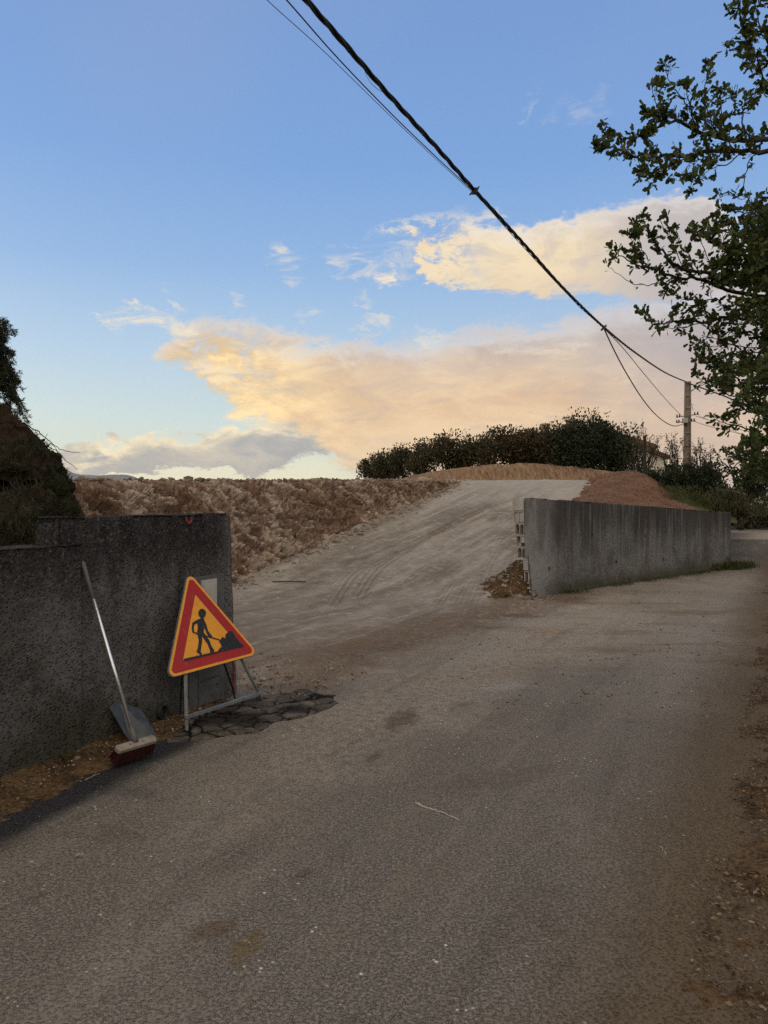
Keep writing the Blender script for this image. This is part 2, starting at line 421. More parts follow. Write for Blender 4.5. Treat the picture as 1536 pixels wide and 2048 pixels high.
def m_block():
    p = pos(); f = noise(p, 60, 4, .7); n = noise(p, 6, 3)
    return dict(c=mix(sstep(f * .6 + n * .4, .38, .62), (.28, .265, .245), (.47, .45, .43)), h=f, d=.004, rough=.96)
M_block = material('raw_concrete_block', m_block, spec=.1)

def simple(name, c, rough=.7, k=.25, sc=30, metal=0.0, spec=.3, bumpd=.0015):
    def fn():
        p = pos(); n = noise(p, sc, 5, .65); n2 = noise(p, sc * .15, 3, .6)
        a = tuple(v * (1 - k) for v in c); b = tuple(min(1, v * (1 + k)) for v in c)
        return dict(c=mix(sstep(n * .5 + n2 * .5, .35, .65), a, b), h=n, d=bumpd, metal=metal)
    return material(name, fn, rough=rough, spec=spec)

def worn(name, c, dirt=(.10, .07, .045), rough=.4):
    def fn():
        p = pos(); n = noise(p, 26, 5, .7); s = noise(p, 120, 3, .7); q = noise(p, 5, 4, .6)
        col = mix(sstep(q, .4, .7) * .30, c, tuple(v * .7 for v in c))
        col = mix(sstep(n, .54, .70) * .45, col, dirt); sk = noise(mapping(p, rot=(.3, .5, .2), sc=(1, 14, 1)), 9, 3, .6); col = mix(sstep(sk, .66, .72) * .35, col, (.45, .38, .26))
        col = mix(sstep(s, .70, .76) * .5, col, (.30, .25, .18))
        return dict(c=col, rough=mix(n, (.3, .3, .3), (.6, .6, .6)), h=q, d=.0006)
    return material(name, fn, rough=rough, spec=.35)

def leaf_mat(name, cols, trans=.30, rough=.55):
    def fn():
        r = island(); stops = [(i / (len(cols) - 1), c) for i, c in enumerate(cols)]
        return ramp(r, stops)
    return material(name, fn, rough=rough, spec=.3, trans=trans)

M_oak = leaf_mat('oak_leaf', [(.025, .045, .011), (.045, .070, .016), (.075, .105, .024), (.035, .055, .014), (.11, .095, .028)], .30)
M_hedge = leaf_mat('hedge_leaf', [(.030, .034, .014), (.055, .054, .022), (.095, .070, .036), (.042, .042, .018), (.075, .052, .030)], .2)
M_hedge_red = leaf_mat('russet_hedge_leaf', [(.030, .034, .012), (.070, .038, .020), (.050, .048, .018), (.090, .045, .022)], .2)
M_dark = leaf_mat('dark_leaf', [(.012, .020, .009), (.024, .034, .013), (.018, .026, .010)], .15)
M_grey = leaf_mat('pale_leaf', [(.05, .06, .03), (.08, .08, .04), (.10, .085, .05)], .25)
M_blade = leaf_mat('grass_blade', [(.05, .075, .02), (.09, .11, .035), (.15, .13, .06), (.06, .09, .025)], .25, .7)
M_bark = simple('bark', (.030, .024, .018), .9, .4, 40, bumpd=.004)
M_straw = simple('pale_straw', (.46, .40, .32), .9, .2, 60)
M_twig = simple('dry_twig', (.16, .12, .085), .9, .3, 60)
M_wire = simple('black_cable', (.012, .012, .013), .6, .2, 60)
M_conc = simple('weathered_concrete', (.23, .195, .155), .95, .22, 9, bumpd=.006)
M_galv = simple('galvanised_steel', (.19, .21, .23), .6, .25, 40, metal=.4)
M_alu = simple('aluminium_tube', (.70, .74, .78), .28, .08, 60, metal=.9)
M_sock = simple('grey_plastic_grip', (.11, .105, .095), .7, .2, 50)
M_wood = simple('weathered_wood', (.20, .175, .15), .9, .3, 35)
M_bristle = simple('red_bristle', (.030, .004, .003), .8, .45, 220)
M_pan = simple('dark_sheet_metal', (.075, .085, .10), .55, .35, 12, metal=.3)
M_yel = worn('sign_yellow', (.68, .30, .022)); M_red = worn('sign_red', (.32, .010, .013)); M_blk = worn('sign_black', (.010, .012, .018), (.03, .025, .02))
M_signback = simple('sign_rim', (.16, .18, .18), .6)
M_white = simple('dirty_white_plastic', (.36, .36, .33), .6, .12, 20)
M_slate = simple('grey_door', (.085, .082, .080), .8, .25, 25)
M_cement = simple('smooth_cement', (.085, .088, .094), .9, .3, 12)
M_stone = leaf_mat('stone', [(.11, .08, .058), (.19, .15, .115), (.28, .24, .20), (.14, .105, .08)], 0.0, .95)
M_litter = leaf_mat('litter', [(.04, .022, .012), (.11, .07, .038), (.26, .19, .12), (.022, .013, .008)], .1, .9)
M_house = simple('cream_render', (.62, .57, .50), .9, .08, 3)
M_tile = simple('roof_tile', (.16, .085, .055), .9, .4, 6, bumpd=.05)
M_crack = None
def m_crack():
    p = pos(); at = V.nt.nodes.new('ShaderNodeAttribute'); at.attribute_name = 'crack'; a = V(at.outputs['Fac'])
    f = noise(p, 90, 4, .7); n = noise(p, 6, 4)
    c = mix(sstep(f, .35, .7), (.036, .032, .028), (.120, .104, .088))
    c = mix(sstep(n, .5, .7) * .5, c, (.20, .17, .14))
    return dict(c=mix(a, c, (.010, .008, .006)), h=f, d=.006, rough=.96)
M_crack = material('broken_asphalt', m_crack, spec=.12)

# ------------------------------------------------------------------ numpy noise
def _h(i, j, k, s=0):
    n = (i.astype(np.int64) * 374761393 + j.astype(np.int64) * 668265263 + k.astype(np.int64) * 2147483647 + s * 974634777) & 0xffffffff
    n = ((n ^ (n >> 13)) * 1274126177) & 0xffffffff
    n = ((n ^ (n >> 16)) * 2246822519) & 0xffffffff
    return ((n ^ (n >> 15)) & 0xffffff) / float(0xffffff)
def shards(p, s=0, t=1.0):
    """broken facets: a random offset and a random tilt in every cell"""
    p = np.asarray(p, float); i = np.floor(p).astype(np.int64)
    best = np.full(len(p), 9.); out = np.zeros(len(p)); cid = np.zeros(len(p))
    for a in (-1, 0, 1):
        for b in (-1, 0, 1):
            for c in (-1, 0, 1):
                I = i + np.array([a, b, c]); H = [_h(I[:, 0], I[:, 1], I[:, 2], s + k) for k in range(1, 8)]
                o = p - (I + np.stack(H[:3], 1)); d = np.abs(o[:, 0]) * .9 + np.abs(o[:, 1]) + np.abs(o[:, 2]) * .8
                v = (H[3] - .5) + t * ((H[4] - .5) * o[:, 0] + (H[5] - .5) * o[:, 1] + (H[6] - .5) * o[:, 2]) * 2; m = d < best
                best = np.where(m, d, best); out = np.where(m, v, out); cid = np.where(m, H[3], cid)
    return out, cid
def vnoise(p, s=0):
    p = np.asarray(p, float); i = np.floor(p).astype(np.int64); f = p - i; f = f * f * (3 - 2 * f)
    r = 0
    for a in (0, 1):
        for b in (0, 1):
            for c in (0, 1):
                w = (f[:, 0] if a else 1 - f[:, 0]) * (f[:, 1] if b else 1 - f[:, 1]) * (f[:, 2] if c else 1 - f[:, 2])
                r = r + w * _h(i[:, 0] + a, i[:, 1] + b, i[:, 2] + c, s)
    return r * 2 - 1
def fbm(p, o=4, s=0, g=.5):
    r = 0; a = 1; q = np.asarray(p, float)
    for k in range(o):
        r = r + a * vnoise(q, s + k * 7); q = q * 2.03 + 3.1; a *= g
    return r
def worley(p, s=0):
    """F1, F2, cell id"""
    p = np.asarray(p, float); i = np.floor(p).astype(np.int64)
    d1 = np.full(len(p), 9.); d2 = d1.copy(); cid = np.zeros(len(p))
    for a in (-1, 0, 1):
        for b in (-1, 0, 1):
            for c in (-1, 0, 1):
                I = i + np.array([a, b, c])
                q = I + np.stack([_h(I[:, 0], I[:, 1], I[:, 2], s + t) for t in (1, 2, 3)], 1)
                d = np.linalg.norm(p - q, axis=1); h = _h(I[:, 0], I[:, 1], I[:, 2], s + 9)
                m = d < d1
                d2 = np.where(m, d1, np.minimum(d2, d)); cid = np.where(m, h, cid); d1 = np.where(m, d, d1)
    return d1, d2, cid

# ------------------------------------------------------------------ mesh helpers
def link(name, me, mat, parent=None):
    o = bpy.data.objects.new(name, me); COL.objects.link(o)
    if mat is not None:
        for m in (mat if isinstance(mat, (list, tuple)) else [mat]): me.materials.append(m)
    if parent is not None: o.parent = parent; o.matrix_parent_inverse = parent.matrix_world.inverted()
    return o

class MB:
    """gathers vertices and faces, then links them as ONE mesh object (world coordinates)"""
    def __init__(s): s.v = []; s.f = []; s.n = 0
    def add(s, vs, fs, M=None):
        vs = [tuple(M @ Vector(v)) if M is not None else tuple(v) for v in vs]
        s.v += vs; s.f += [tuple(i + s.n for i in f) for f in fs]; s.n += len(vs); return s
    def box(s, lo, hi, M=None):
        (a, b, c), (d, e, f) = lo, hi
        return s.add([(a, b, c), (d, b, c), (d, e, c), (a, e, c), (a, b, f), (d, b, f), (d, e, f), (a, e, f)],
                     [(0, 3, 2, 1), (4, 5, 6, 7), (0, 1, 5, 4), (1, 2, 6, 5), (2, 3, 7, 6), (3, 0, 4, 7)], M)
    def tube(s, pts, rad, n=8, cap=True):
        pts = [Vector(p) for p in pts]; m = len(pts)
        if not isinstance(rad, (list, tuple)): rad = [rad] * m
        up = None; vs = []; fs = []
        for i, p in enumerate(pts):
            t = (pts[min(i + 1, m - 1)] - pts[max(i - 1, 0)]).normalized()
            if up is None: up = t.orthogonal().normalized()
            up = (up - t * up.dot(t)); up = up.normalized() if up.length > 1e-6 else t.orthogonal().normalized()
            b = t.cross(up)
            for k in range(n):
                a = 2 * math.pi * k / n; vs.append(p + (up * math.cos(a) + b * math.sin(a)) * rad[i])
        for i in range(m - 1):
            for k in range(n):
                fs.append((i * n + k, i * n + (k + 1) % n, (i + 1) * n + (k + 1) % n, (i + 1) * n + k))
        if cap: fs.append(tuple(range(n - 1, -1, -1))); fs.append(tuple((m - 1) * n + k for k in range(n)))
        return s.add(vs, fs)
    def prism(s, poly, lo, hi, M=None):
        n = len(poly); vs = [(x, y, lo) for x, y in poly] + [(x, y, hi) for x, y in poly]
        fs = [tuple(range(n - 1, -1, -1)), tuple(range(n, 2 * n))] + [(k, (k + 1) % n, n + (k + 1) % n, n + k) for k in range(n)]
        return s.add(vs, fs, M)
    def build(s, name, mat, parent=None, smooth=False, bevel=0):
        me = bpy.data.meshes.new(name); me.from_pydata(s.v, [], s.f); me.update()
        if smooth: me.polygons.foreach_set('use_smooth', [True] * len(me.polygons))
        o = link(name, me, mat, parent)
        if bevel:
            b = o.modifiers.new('bevel', 'BEVEL'); b.width = bevel; b.segments = 2; b.limit_method = 'ANGLE'
        return o

def np_mesh(name, verts, faces, mat, parent=None, smooth=False):
    """verts (N,3); faces (M,k) all with k corners"""
    verts = np.ascontiguousarray(verts, dtype=np.float32); faces = np.ascontiguousarray(faces, dtype=np.int32)
    me = bpy.data.meshes.new(name); k = faces.shape[1]
    me.vertices.add(len(verts)); me.vertices.foreach_set('co', verts.ravel())
    me.loops.add(faces.size); me.loops.foreach_set('vertex_index', faces.ravel())
    me.polygons.add(len(faces)); me.polygons.foreach_set('loop_start', np.arange(0, faces.size, k, dtype=np.int32))
    me.polygons.foreach_set('loop_total', np.full(len(faces), k, dtype=np.int32))
    if smooth: me.polygons.foreach_set('use_smooth', np.ones(len(faces), dtype=bool))
    me.update(calc_edges=True); me.validate()
    return link(name, me, mat, parent)

def grid_mesh(name, G, mat, smooth=True, parent=None):
    """G (nu, nv, 3)"""
    nu, nv = G.shape[:2]; idx = np.arange(nu * nv).reshape(nu, nv)
    f = np.stack([idx[:-1, :-1], idx[1:, :-1], idx[1:, 1:], idx[:-1, 1:]], -1).reshape(-1, 4)
    return np_mesh(name, G.reshape(-1, 3), f, mat, parent, smooth)

def crom(pts, t):
    """Catmull-Rom through pts (n,3) at t in 0..n-1"""
    pts = np.asarray(pts, float); n = len(pts); i = np.clip(np.floor(t).astype(int), 0, n - 2); f = (t - i)[:, None]
    p0 = pts[np.maximum(i - 1, 0)]; p1 = pts[i]; p2 = pts[i + 1]; p3 = pts[np.minimum(i + 2, n - 1)]
    return .5 * (2 * p1 + (p2 - p0) * f + (2 * p0 - 5 * p1 + 4 * p2 - p3) * f ** 2 + (3 * p1 - p0 - 3 * p2 + p3) * f ** 3)

def loft(rows, nu, nv):
    """rows: list of polylines (same direction) -> (nu, nv, 3) grid, u along, v across rows"""
    R = [crom(np.array([tuple(p) for p in r]), np.linspace(0, len(r) - 1, nu)) for r in rows]
    R = np.stack(R, 0); G = np.zeros((nu, nv, 3)); t = np.linspace(0, len(rows) - 1, nv)
    for i in range(nu): G[i] = crom(R[:, i], t)
    return G

def normals(G):
    a = np.gradient(G, axis=0); b = np.gradient(G, axis=1); n = np.cross(a, b)
    return n / np.maximum(np.linalg.norm(n, axis=2, keepdims=True), 1e-9)

def tag(o, label=None, cat=None, group=None, kind=None):
    if label: o['label'] = label
    if cat: o['category'] = cat
    if group: o['group'] = group
    if kind: o['kind'] = kind
    return o
def struct(o, label=None, cat=None): return tag(o, label, cat, None, 'structure')
def stuff(o, label, cat): return tag(o, label, cat, None, 'stuff')
def thing(name, loc, label, cat, group=None):
    o = bpy.data.objects.new(name, None); COL.objects.link(o); o.location = loc; o.empty_display_size = .1
    bpy.context.view_layer.update()
    return tag(o, label, cat, group)
# ================================================================== SETTING
def rect(x0, x1, y0, y1, z, nx=2, ny=2):
    X, Y = np.meshgrid(np.linspace(x0, x1, nx), np.linspace(y0, y1, ny), indexing='ij')
    return np.stack([X, Y, np.full_like(X, z)], -1)

def m_field():
    p = pos(); n = noise(p, .004, 5, .6); f = noise(p, .05, 5, .6); g = noise(p, 1.2, 4, .6)
    c = mix(sstep(n, .4, .6), (.060, .070, .030), (.20, .16, .075))
    c = mix(sstep(f, .45, .6) * .6, c, (.05, .06, .03)); return mix(g * .3, c, (.12, .10, .05))
M_field = material('valley_fields', m_field, spec=.1)
def ringed(r0, r1, n, m, z):
    a = np.linspace(0, 2 * np.pi, n); r = np.geomspace(r0, r1, m)
    A, R = np.meshgrid(a, r, indexing='ij')
    return np.stack([R * np.sin(A), 20 + R * np.cos(A), np.full_like(A, z)], -1)
struct(grid_mesh('ground', ringed(.5, 12000, 73, 40, -.06), M_field))
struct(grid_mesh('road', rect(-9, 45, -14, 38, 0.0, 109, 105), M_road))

WD = Vector((.436, .900, 0)).normalized()          # left wall runs this way
WN = Vector((.900, -.436, 0)).normalized()         # its face looks this way
def wallL(y, d=0.0, z=0.0): return Vector((-4.16 + .484 * y, y, 0)) + WN * d + Vector((0, 0, z))

# yard entrance and ramp: one height field
def R_prof(Y):
    s = .19; a, b = 12.3, 24.2
    z = np.where(Y < a, 0, s * (Y - a))
    k = 1.6; z = np.where(np.abs(Y - a) < k, s * (Y - a + k) ** 2 / (4 * k), z)
    top = s * (b - a); k2 = 1.3
    z = np.where(Y > b, top + .01 * (Y - b), z)
    z = np.where(np.abs(Y - b) < k2, top - s * (Y - b - k2) ** 2 / (4 * k2) + .0, z)
    return z
TRK = {}
def make_ramp():
    xs = np.arange(-6.5, 12.5, .045); ys = np.arange(5.6, 33, .045)
    X, Y = np.meshgrid(xs, ys, indexing='ij'); p = np.stack([X.ravel(), Y.ravel(), np.zeros(X.size)], 1)
    Z = R_prof(Y)
    # distance inside the entrance mouth (line from left wall end to right wall end)
    ax, ay = -1.25, 6.35; bx, by = 2.9, 12.3
    L = math.hypot(bx - ax, by - ay); d = (-(X - ax) * (by - ay) + (Y - ay) * (bx - ax)) / L
    n1 = fbm(p * [1.1, 1.1, 1], 4, 3).reshape(X.shape); n2 = fbm(p * [4.5, 4.5, 1], 4, 5).reshape(X.shape); n3 = fbm(p * 13, 3, 8).reshape(X.shape)
    e = np.clip((d + n1 * .45) * .014, -.05, .016)
    Z = Z + e + n1 * .018 * np.clip(d * .3, 0, 1) + n2 * .008 + n3 * .0035
    # rough loose ground by the wall end and along the verge of the right wall
    r1 = np.exp(-(((X + .75) / .5) ** 2 + ((Y - 7.1) / .7) ** 2)); r2 = np.exp(-(((X - 2.3) / .6) ** 2 + ((Y - 11.6) / 1.1) ** 2))
    Z = Z + (r1 + r2) * (.022 + np.abs(n3) * .04 + n2 * .02)
    # tyre tracks with tread ribs
    TR = np.zeros(X.shape); RB = np.zeros(X.shape)
    for pts, w, dep in [([(610, 1235), (640, 1205), (675, 1165), (735, 1125), (840, 1070), (960, 1010)], .12, .006), ([(930, 1260), (950, 1200), (985, 1120), (1040, 1040), (1100, 985)], .16, .004), ([(1005, 1230), (1010, 1180), (1030, 1110)], .16, .004), ([(660, 1215), (700, 1160), (760, 1122), (880, 1065), (1010, 1000)], .17, .030), ([(710, 1205), (745, 1152), (800, 1110), (925, 1040), (1055, 985)], .17, .030),
                        ([(905, 1215), (935, 1180), (960, 1150)], .13, .006), ([(860, 1230), (890, 1195), (915, 1160)], .13, .006)]:
        q = []
        for px, py in pts:
            yy = 3.94 / (.19 + (py - 1000) / F) if py < 1180 else CAMZ * F / (py - 1000) * .985
            q.append(((px - CX) / F * yy, yy, 0))
        C = crom(q, np.linspace(0, len(q) - 1, 160)); dm = np.full(X.shape, 9.); sm = np.zeros(X.shape); sg = np.zeros(X.shape)
        seg = np.r_[0, np.cumsum(np.linalg.norm(np.diff(C, axis=0), axis=1))]
        for i in range(len(C) - 1):
            t = C[i + 1] - C[i]; t = t / (np.linalg.norm(t) + 1e-9); dx = X - C[i, 0]; dy = Y - C[i, 1]; dd = np.hypot(dx, dy)
            m = dd < dm; dm = np.where(m, dd, dm); sm = np.where(m, seg[i] + dx * t[0] + dy * t[1], sm); sg = np.where(m, -dx * t[1] + dy * t[0], sg)
        pr = np.clip(1 - (dm / w) ** 4, 0, 1)
        rim = np.exp(-((dm - w) / .05) ** 2)
        ribs = (np.sin(sg / w * 11) > 0) * .4 + .6
        fade = np.clip(np.minimum(sm, seg[-1] - sm) / .6, 0, 1)
        tv = pr * fade * min(1, .35 + dep / .03); RB = np.where(tv > TR, sg / w, RB); TR = np.maximum(TR, tv); Z = Z - pr * dep * ribs * fade + rim * dep * .5 * fade
    fr = (X - 2.43) * .678 - (Y - 12.08) * .735; al = (X - 2.43) * .735 + (Y - 12.08) * .678
    Z = np.where((al > -.25) & (fr > -.10), -.3, Z)
    Z = np.where(((fr > -3.5) & (al > 7.5)) | (X > 8), -.3, Z)
    TRK['r'] = RB.ravel().astype(np.float32); TRK['t'] = np.clip(TR, 0, 1).ravel().astype(np.float32)
    return np.stack([X, Y, Z], -1)
dr_ = struct(grid_mesh('dirt_ramp', make_ramp(), M_dirt))
dr_.data.attributes.new('track', 'FLOAT', 'POINT').data.foreach_set('value', TRK['t'])
dr_.data.attributes.new('rib', 'FLOAT', 'POINT').data.foreach_set('value', TRK['r'])

# soil verge between the left wall and the asphalt, and ground behind that wall
def make_verge_left():
    s = np.linspace(-6, 2.15, 420); t = np.linspace(-.35, 1.0, 90); S, T = np.meshgrid(s, t, indexing='ij')
    base = np.array(wallL(4.2)); B = base + S[..., None] * np.array(WD) + T[..., None] * np.array(WN)
    X, Y = B[..., 0], B[..., 1]; p = np.stack([X.ravel(), Y.ravel(), np.zeros(X.size)], 1)
    edge = X - (-3.29 + .372 * Y); n = fbm(p * 6, 4, 2).reshape(X.shape); n2 = fbm(p * 25, 3, 4).reshape(X.shape)
    Z = np.clip(-(edge + n * .05) * .13, -.05, .06) + n * .008 + n2 * .007
    Z = Z - np.clip((Y - 5.7) * .1, 0, .2)
    return np.stack([X, Y, Z], -1)
struct(grid_mesh('verge', make_verge_left(), M_verge))
def make_verge_right():
    s = np.linspace(-3, 26, 900); t = np.linspace(-.45, 3.6, 130); S, T = np.meshgrid(s, t, indexing='ij')
    d = Vector((.549, 1, 0)).normalized(); n_ = Vector((d.y, -d.x, 0)); base = np.array((1.03, 2.26, 0))
    B = base + S[..., None] * np.array(d) + T[..., None] * np.array(n_); X, Y = B[..., 0], B[..., 1]
    p = np.stack([X.ravel(), Y.ravel(), np.zeros(X.size)], 1); n = fbm(p * 2.2, 4, 12).reshape(X.shape); n2 = fbm(p * 14, 4, 14).reshape(X.shape)
    Z = np.clip((T + n * .22) * .09, -.03, .5) + n2 * .010 + np.clip(T - 1.2, 0, 3) ** 1.5 * .25 - .002
    return np.stack([X, Y, Z], -1)
struct(grid_mesh('verge', make_verge_right(), M_verge))

# the cut bank left of the ramp
def bank_base(y): return Vector((-2.6 + .4624 * (y - 13), y, float(R_prof(np.array(y))) - .12))
def make_bank():
    ys = [3, 6, 9.0, 11, 13, 15.7, 18, 20, 22.3, 24.5]
    rows = [[], [], [], []]
    for y in ys:
        b = bank_base(y); rows[0].append(b)
        top = 1.83 + .35 * np.clip((y - 9) / 14, 0, 1)
        w = np.clip((24.8 - y) / 9, .12, 1) * 1.15
        rows[1].append(b + Vector((-.9, .42, 0)) * (.30 * w) + Vector((0, 0, (top - b.z) * .35)))
        rows[2].append(b + Vector((-.9, .42, 0)) * (.62 * w) + Vector((0, 0, (top - b.z) * .80)))
        rows[3].append(Vector((b.x - .9 * w, b.y + .42 * w, top)))
    back = [v + Vector((-.9, .42, 0)) * .8 + Vector((0, 0, -.02)) for v in rows[3]]
    rows += [back, [v + Vector((-.9, .42, 0)) * 3 for v in rows[3]]]
    G = loft(rows, 1050, 190); N = normals(G); q = G.reshape(-1, 3)
    t = np.linspace(0, 5, 190)[None, :].repeat(1050, 0); face = np.clip(np.minimum(t / .35, 1), 0, 1) * np.clip((3.4 - t) / 1.0, .12, 1)
    slant = q.copy(); slant[:, 2] += (q[:, 0] * .9 + q[:, 1] * .35)
    st = fbm(np.stack([q[:, 1] * 3.2 + q[:, 2] * .9, q[:, 2] * .35, q[:, 0] * .3], 1), 4, 21)
    st2 = fbm(np.stack([q[:, 1] * 9 + q[:, 2] * 2.2, q[:, 2] * .7, q[:, 0] * .5], 1), 3, 23)
    wq = q + np.stack([fbm(q * 2.2, 3, 61), fbm(q * 2.2 + 5, 3, 62), fbm(q * 2.2 + 9, 3, 63)], 1) * .10
    sl = .50 + .32 * fbm(q * .35, 2, 64); U = wq[:, 1] * 1.05 + wq[:, 2] * sl; W_ = -wq[:, 2] * .85 + wq[:, 1] * .4
    S1, hid = shards(np.stack([U * 4.2, W_ * 2.0, wq[:, 0] * 1.2], 1), 31); S2, kid = shards(np.stack([U * 11, W_ * 5.5, wq[:, 0] * 4], 1), 33); S3, mid_ = shards(q * 19, 35)
    TRK['c'] = (.40 * hid + .36 * kid + .24 * mid_ + fbm(q * 1.3, 3, 65) * .22).astype(np.float32)
    d = S1 * .15 + S2 * .085 + S3 * .035 + fbm(q * .9, 4, 1) * .05 + fbm(q * 14, 3, 2) * .010
    d = d.reshape(G.shape[:2]) * face
    s = np.sign((N * np.array([.9, -.42, .3])).sum(2, keepdims=True))
    G = G + N * s * d[..., None]
    return G
eb_ = struct(grid_mesh('earth_bank', make_bank(), M_bank, smooth=False))
eb_.data.attributes.new('chunk', 'FLOAT', 'POINT').data.foreach_set('value', TRK['c'])

# hilltop plateau behind bank and crest
def make_plateau():
    ys = np.linspace(3, 24.5, 30); row = []
    for y in ys:
        b = bank_base(y); w = np.clip((24.8 - y) / 9, .12, 1) * 1.15
        row.append((b.x - .9 * w - 1.2, b.y + .42 * w + .5, 1.80 + .35 * np.clip((y - 9) / 14, 0, 1)))
    row.append((4.0, 30.0, 2.2)); row.append((8.0, 32.5, 2.25)); row.append((14, 33, 2.2))
    r0 = np.array(row); r1 = r0 + np.array([-12, 14, -.05]); r2 = r0 + np.array([-30, 34, -.3]); r3 = r0 + np.array([-60, 60, -8])
    G = loft([r0, r1, r2, r3], 300, 120); q = G.reshape(-1, 3)
    G[..., 2] += (fbm(q * .8, 4, 31) * .05).reshape(G.shape[:2]); return G
struct(grid_mesh('plateau', make_plateau(), M_dirt))

# upper cut face below the hedge
cut_top = [(775, 963, 26.0), (805, 960, 27), (840, 951, 29), (900, 940, 31), (960, 934, 32), (1020, 931, 32), (1080, 930, 32), (1150, 936, 31), (1200, 943, 30), (1260, 947, 28.5), (1330, 960, 28)]
def make_cut():
    top = [P(*c) for c in cut_top]
    rows = [[v + Vector((.1, -1.5, 0)) for v in top], [v + Vector((.05, -.8, 0)) for v in top], top, [v + Vector((0, .8, .06)) for v in top], [v + Vector((0, 6, .1)) for v in top], [v + Vector((0, 16, -.2)) for v in top]]
    for v in rows[0]: v.z = 2.0
    for a, b, c in zip(rows[0], rows[1], rows[2]): b.z = a.z * .45 + c.z * .55
    G = loft(rows, 500, 90); q = G.reshape(-1, 3)
    t = np.linspace(0, 5, 90)[None, :].repeat(500, 0)
    st = fbm(np.stack([q[:, 0] * 6.5 + q[:, 2] * 3 + fbm(q, 2, 43), q[:, 2] * 1.4, q[:, 1] * .2], 1), 5, 41).reshape(G.shape[:2])
    k = np.clip((2.3 - t) / .6, 0.05, 1)
    G[..., 1] -= st * .10 * k; G[..., 2] += fbm(q * 1.5, 4, 42).reshape(G.shape[:2]) * .05
    return G
struct(grid_mesh('cut_slope', make_cut(), M_cut, smooth=False))

def patch(name, rows, nu, nv, mat, amp, freq, seed, ch=0, smooth=True):
    G = loft([[P(*c) for c in r] for r in rows], nu, nv); N = normals(G); q = G.reshape(-1, 3)
    d = fbm(q * freq, 5, seed) * amp
    if ch:
        a, b, c = worley(q * 6, seed); d = d + ((c - .5) * .8 + np.clip(b - a, 0, .3)) * ch
    s = np.sign(N[..., 2:3]); s[s == 0] = 1
    return struct(grid_mesh(name, G + N * s * d.reshape(G.shape[:2])[..., None], mat, smooth))

patch('soil_heap', [
    [(1090, 1120, 14.6), (1200, 1070, 15.6), (1280, 1065, 16.8), (1360, 1058, 18), (1450, 1048, 19)],
    [(1138, 1015, 19.6), (1210, 1001, 19.5), (1290, 1010, 19.5), (1372, 1019, 20), (1455, 1031, 20.5)],
    [(1160, 983, 22.2), (1230, 970, 22), (1300, 980, 21.5), (1362, 1008, 21.6), (1450, 1040, 22)],
    [(1178, 960, 24.9), (1235, 945, 24.5), (1296, 955, 24), (1350, 998, 23), (1450, 1040, 24)],
    [(1190, 962, 28), (1250, 952, 28), (1310, 962, 27), (1370, 1010, 26), (1450, 1045, 27)]], 260, 200, M_heap, .05, 2.0, 51, .05, False)
patch('grass_slope', [
    [(1270, 1050, 18.5), (1340, 1045, 18.8), (1410, 1040, 19.4), (1475, 1047, 20)],
    [(1285, 1008, 20.5), (1350, 1012, 20.5), (1410, 1021, 21), (1470, 1034, 21.5)],
    [(1282, 966, 23.6), (1345, 980, 24), (1405, 1002, 24), (1470, 1028, 25)],
    [(1290, 950, 27), (1350, 960, 27.5), (1420, 985, 28), (1490, 1024, 30)],
    [(1290, 955, 34), (1350, 960, 35), (1430, 990, 36), (1510, 1030, 36)]], 160, 140, M_grassy, .05, 1.5, 61)

# dark earth mound with an undercut lip, far left
def make_mound():
    rows = [
      [(-420, 1100, 4.6), (-200, 1110, 4.9), (0, 1115, 5.3), (80, 1110, 5.6), (140, 1100, 6.6), (172, 1080, 8.6)],
      [(-420, 1030, 5.5), (-200, 1040, 5.7), (0, 1050, 5.9), (80, 1050, 6.2), (134, 1062, 7.2), (158, 1060, 9.0)],
      [(-420, 985, 6.5), (-200, 990, 6.7), (0, 1000, 7.0), (80, 1005, 7.3), (126, 1015, 8.0), (148, 1030, 9.5)],
      [(-420, 955, 7.4), (-200, 955, 7.6), (0, 962, 7.9), (75, 968, 8.1), (114, 975, 8.6), (124, 985, 9.8)],
      [(-420, 940, 6.9), (-200, 944, 7.2), (0, 949, 7.5), (75, 957, 7.7), (112, 966, 8.2), (118, 970, 9.8)],
      [(-420, 900, 7.8), (-200, 905, 8.0), (0, 912, 8.2), (70, 922, 8.4), (98, 938, 8.8), (104, 945, 10.2)],
      [(-420, 830, 8.8), (-200, 830, 9.0), (0, 866, 9.0), (52, 880, 9.1), (70, 903, 9.3), (78, 915, 10.6)],
      [(-420, 740, 9.8), (-200, 770, 9.8), (0, 826, 9.6), (36, 844, 9.7), (50, 864, 9.9), (56, 880, 11.0)],
      [(-420, 790, 13), (-200, 800, 13), (0, 850, 13), (30, 880, 13), (50, 910, 13), (60, 930, 13)]]
    G = loft([[P(*c) for c in r] for r in rows], 420, 330); N = normals(G); q = G.reshape(-1, 3)
    a, b, c = worley(q * 4, 8); a2, b2, c2 = worley(q * 9, 18); d = fbm(q * 1.6, 5, 71) * .12 + ((c - .5) * .12 + np.clip(b - a, 0, .3) * .12 + (c2 - .5) * .05 + fbm(q * 9, 3, 72) * .05)
    t = np.array([0, 1, 0]) ; s = -np.sign(N[..., 1:2]); s[s == 0] = 1
    return G + N * s * d.reshape(G.shape[:2])[..., None]
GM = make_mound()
struct(grid_mesh('earth_mound', GM, M_mound, smooth=False))

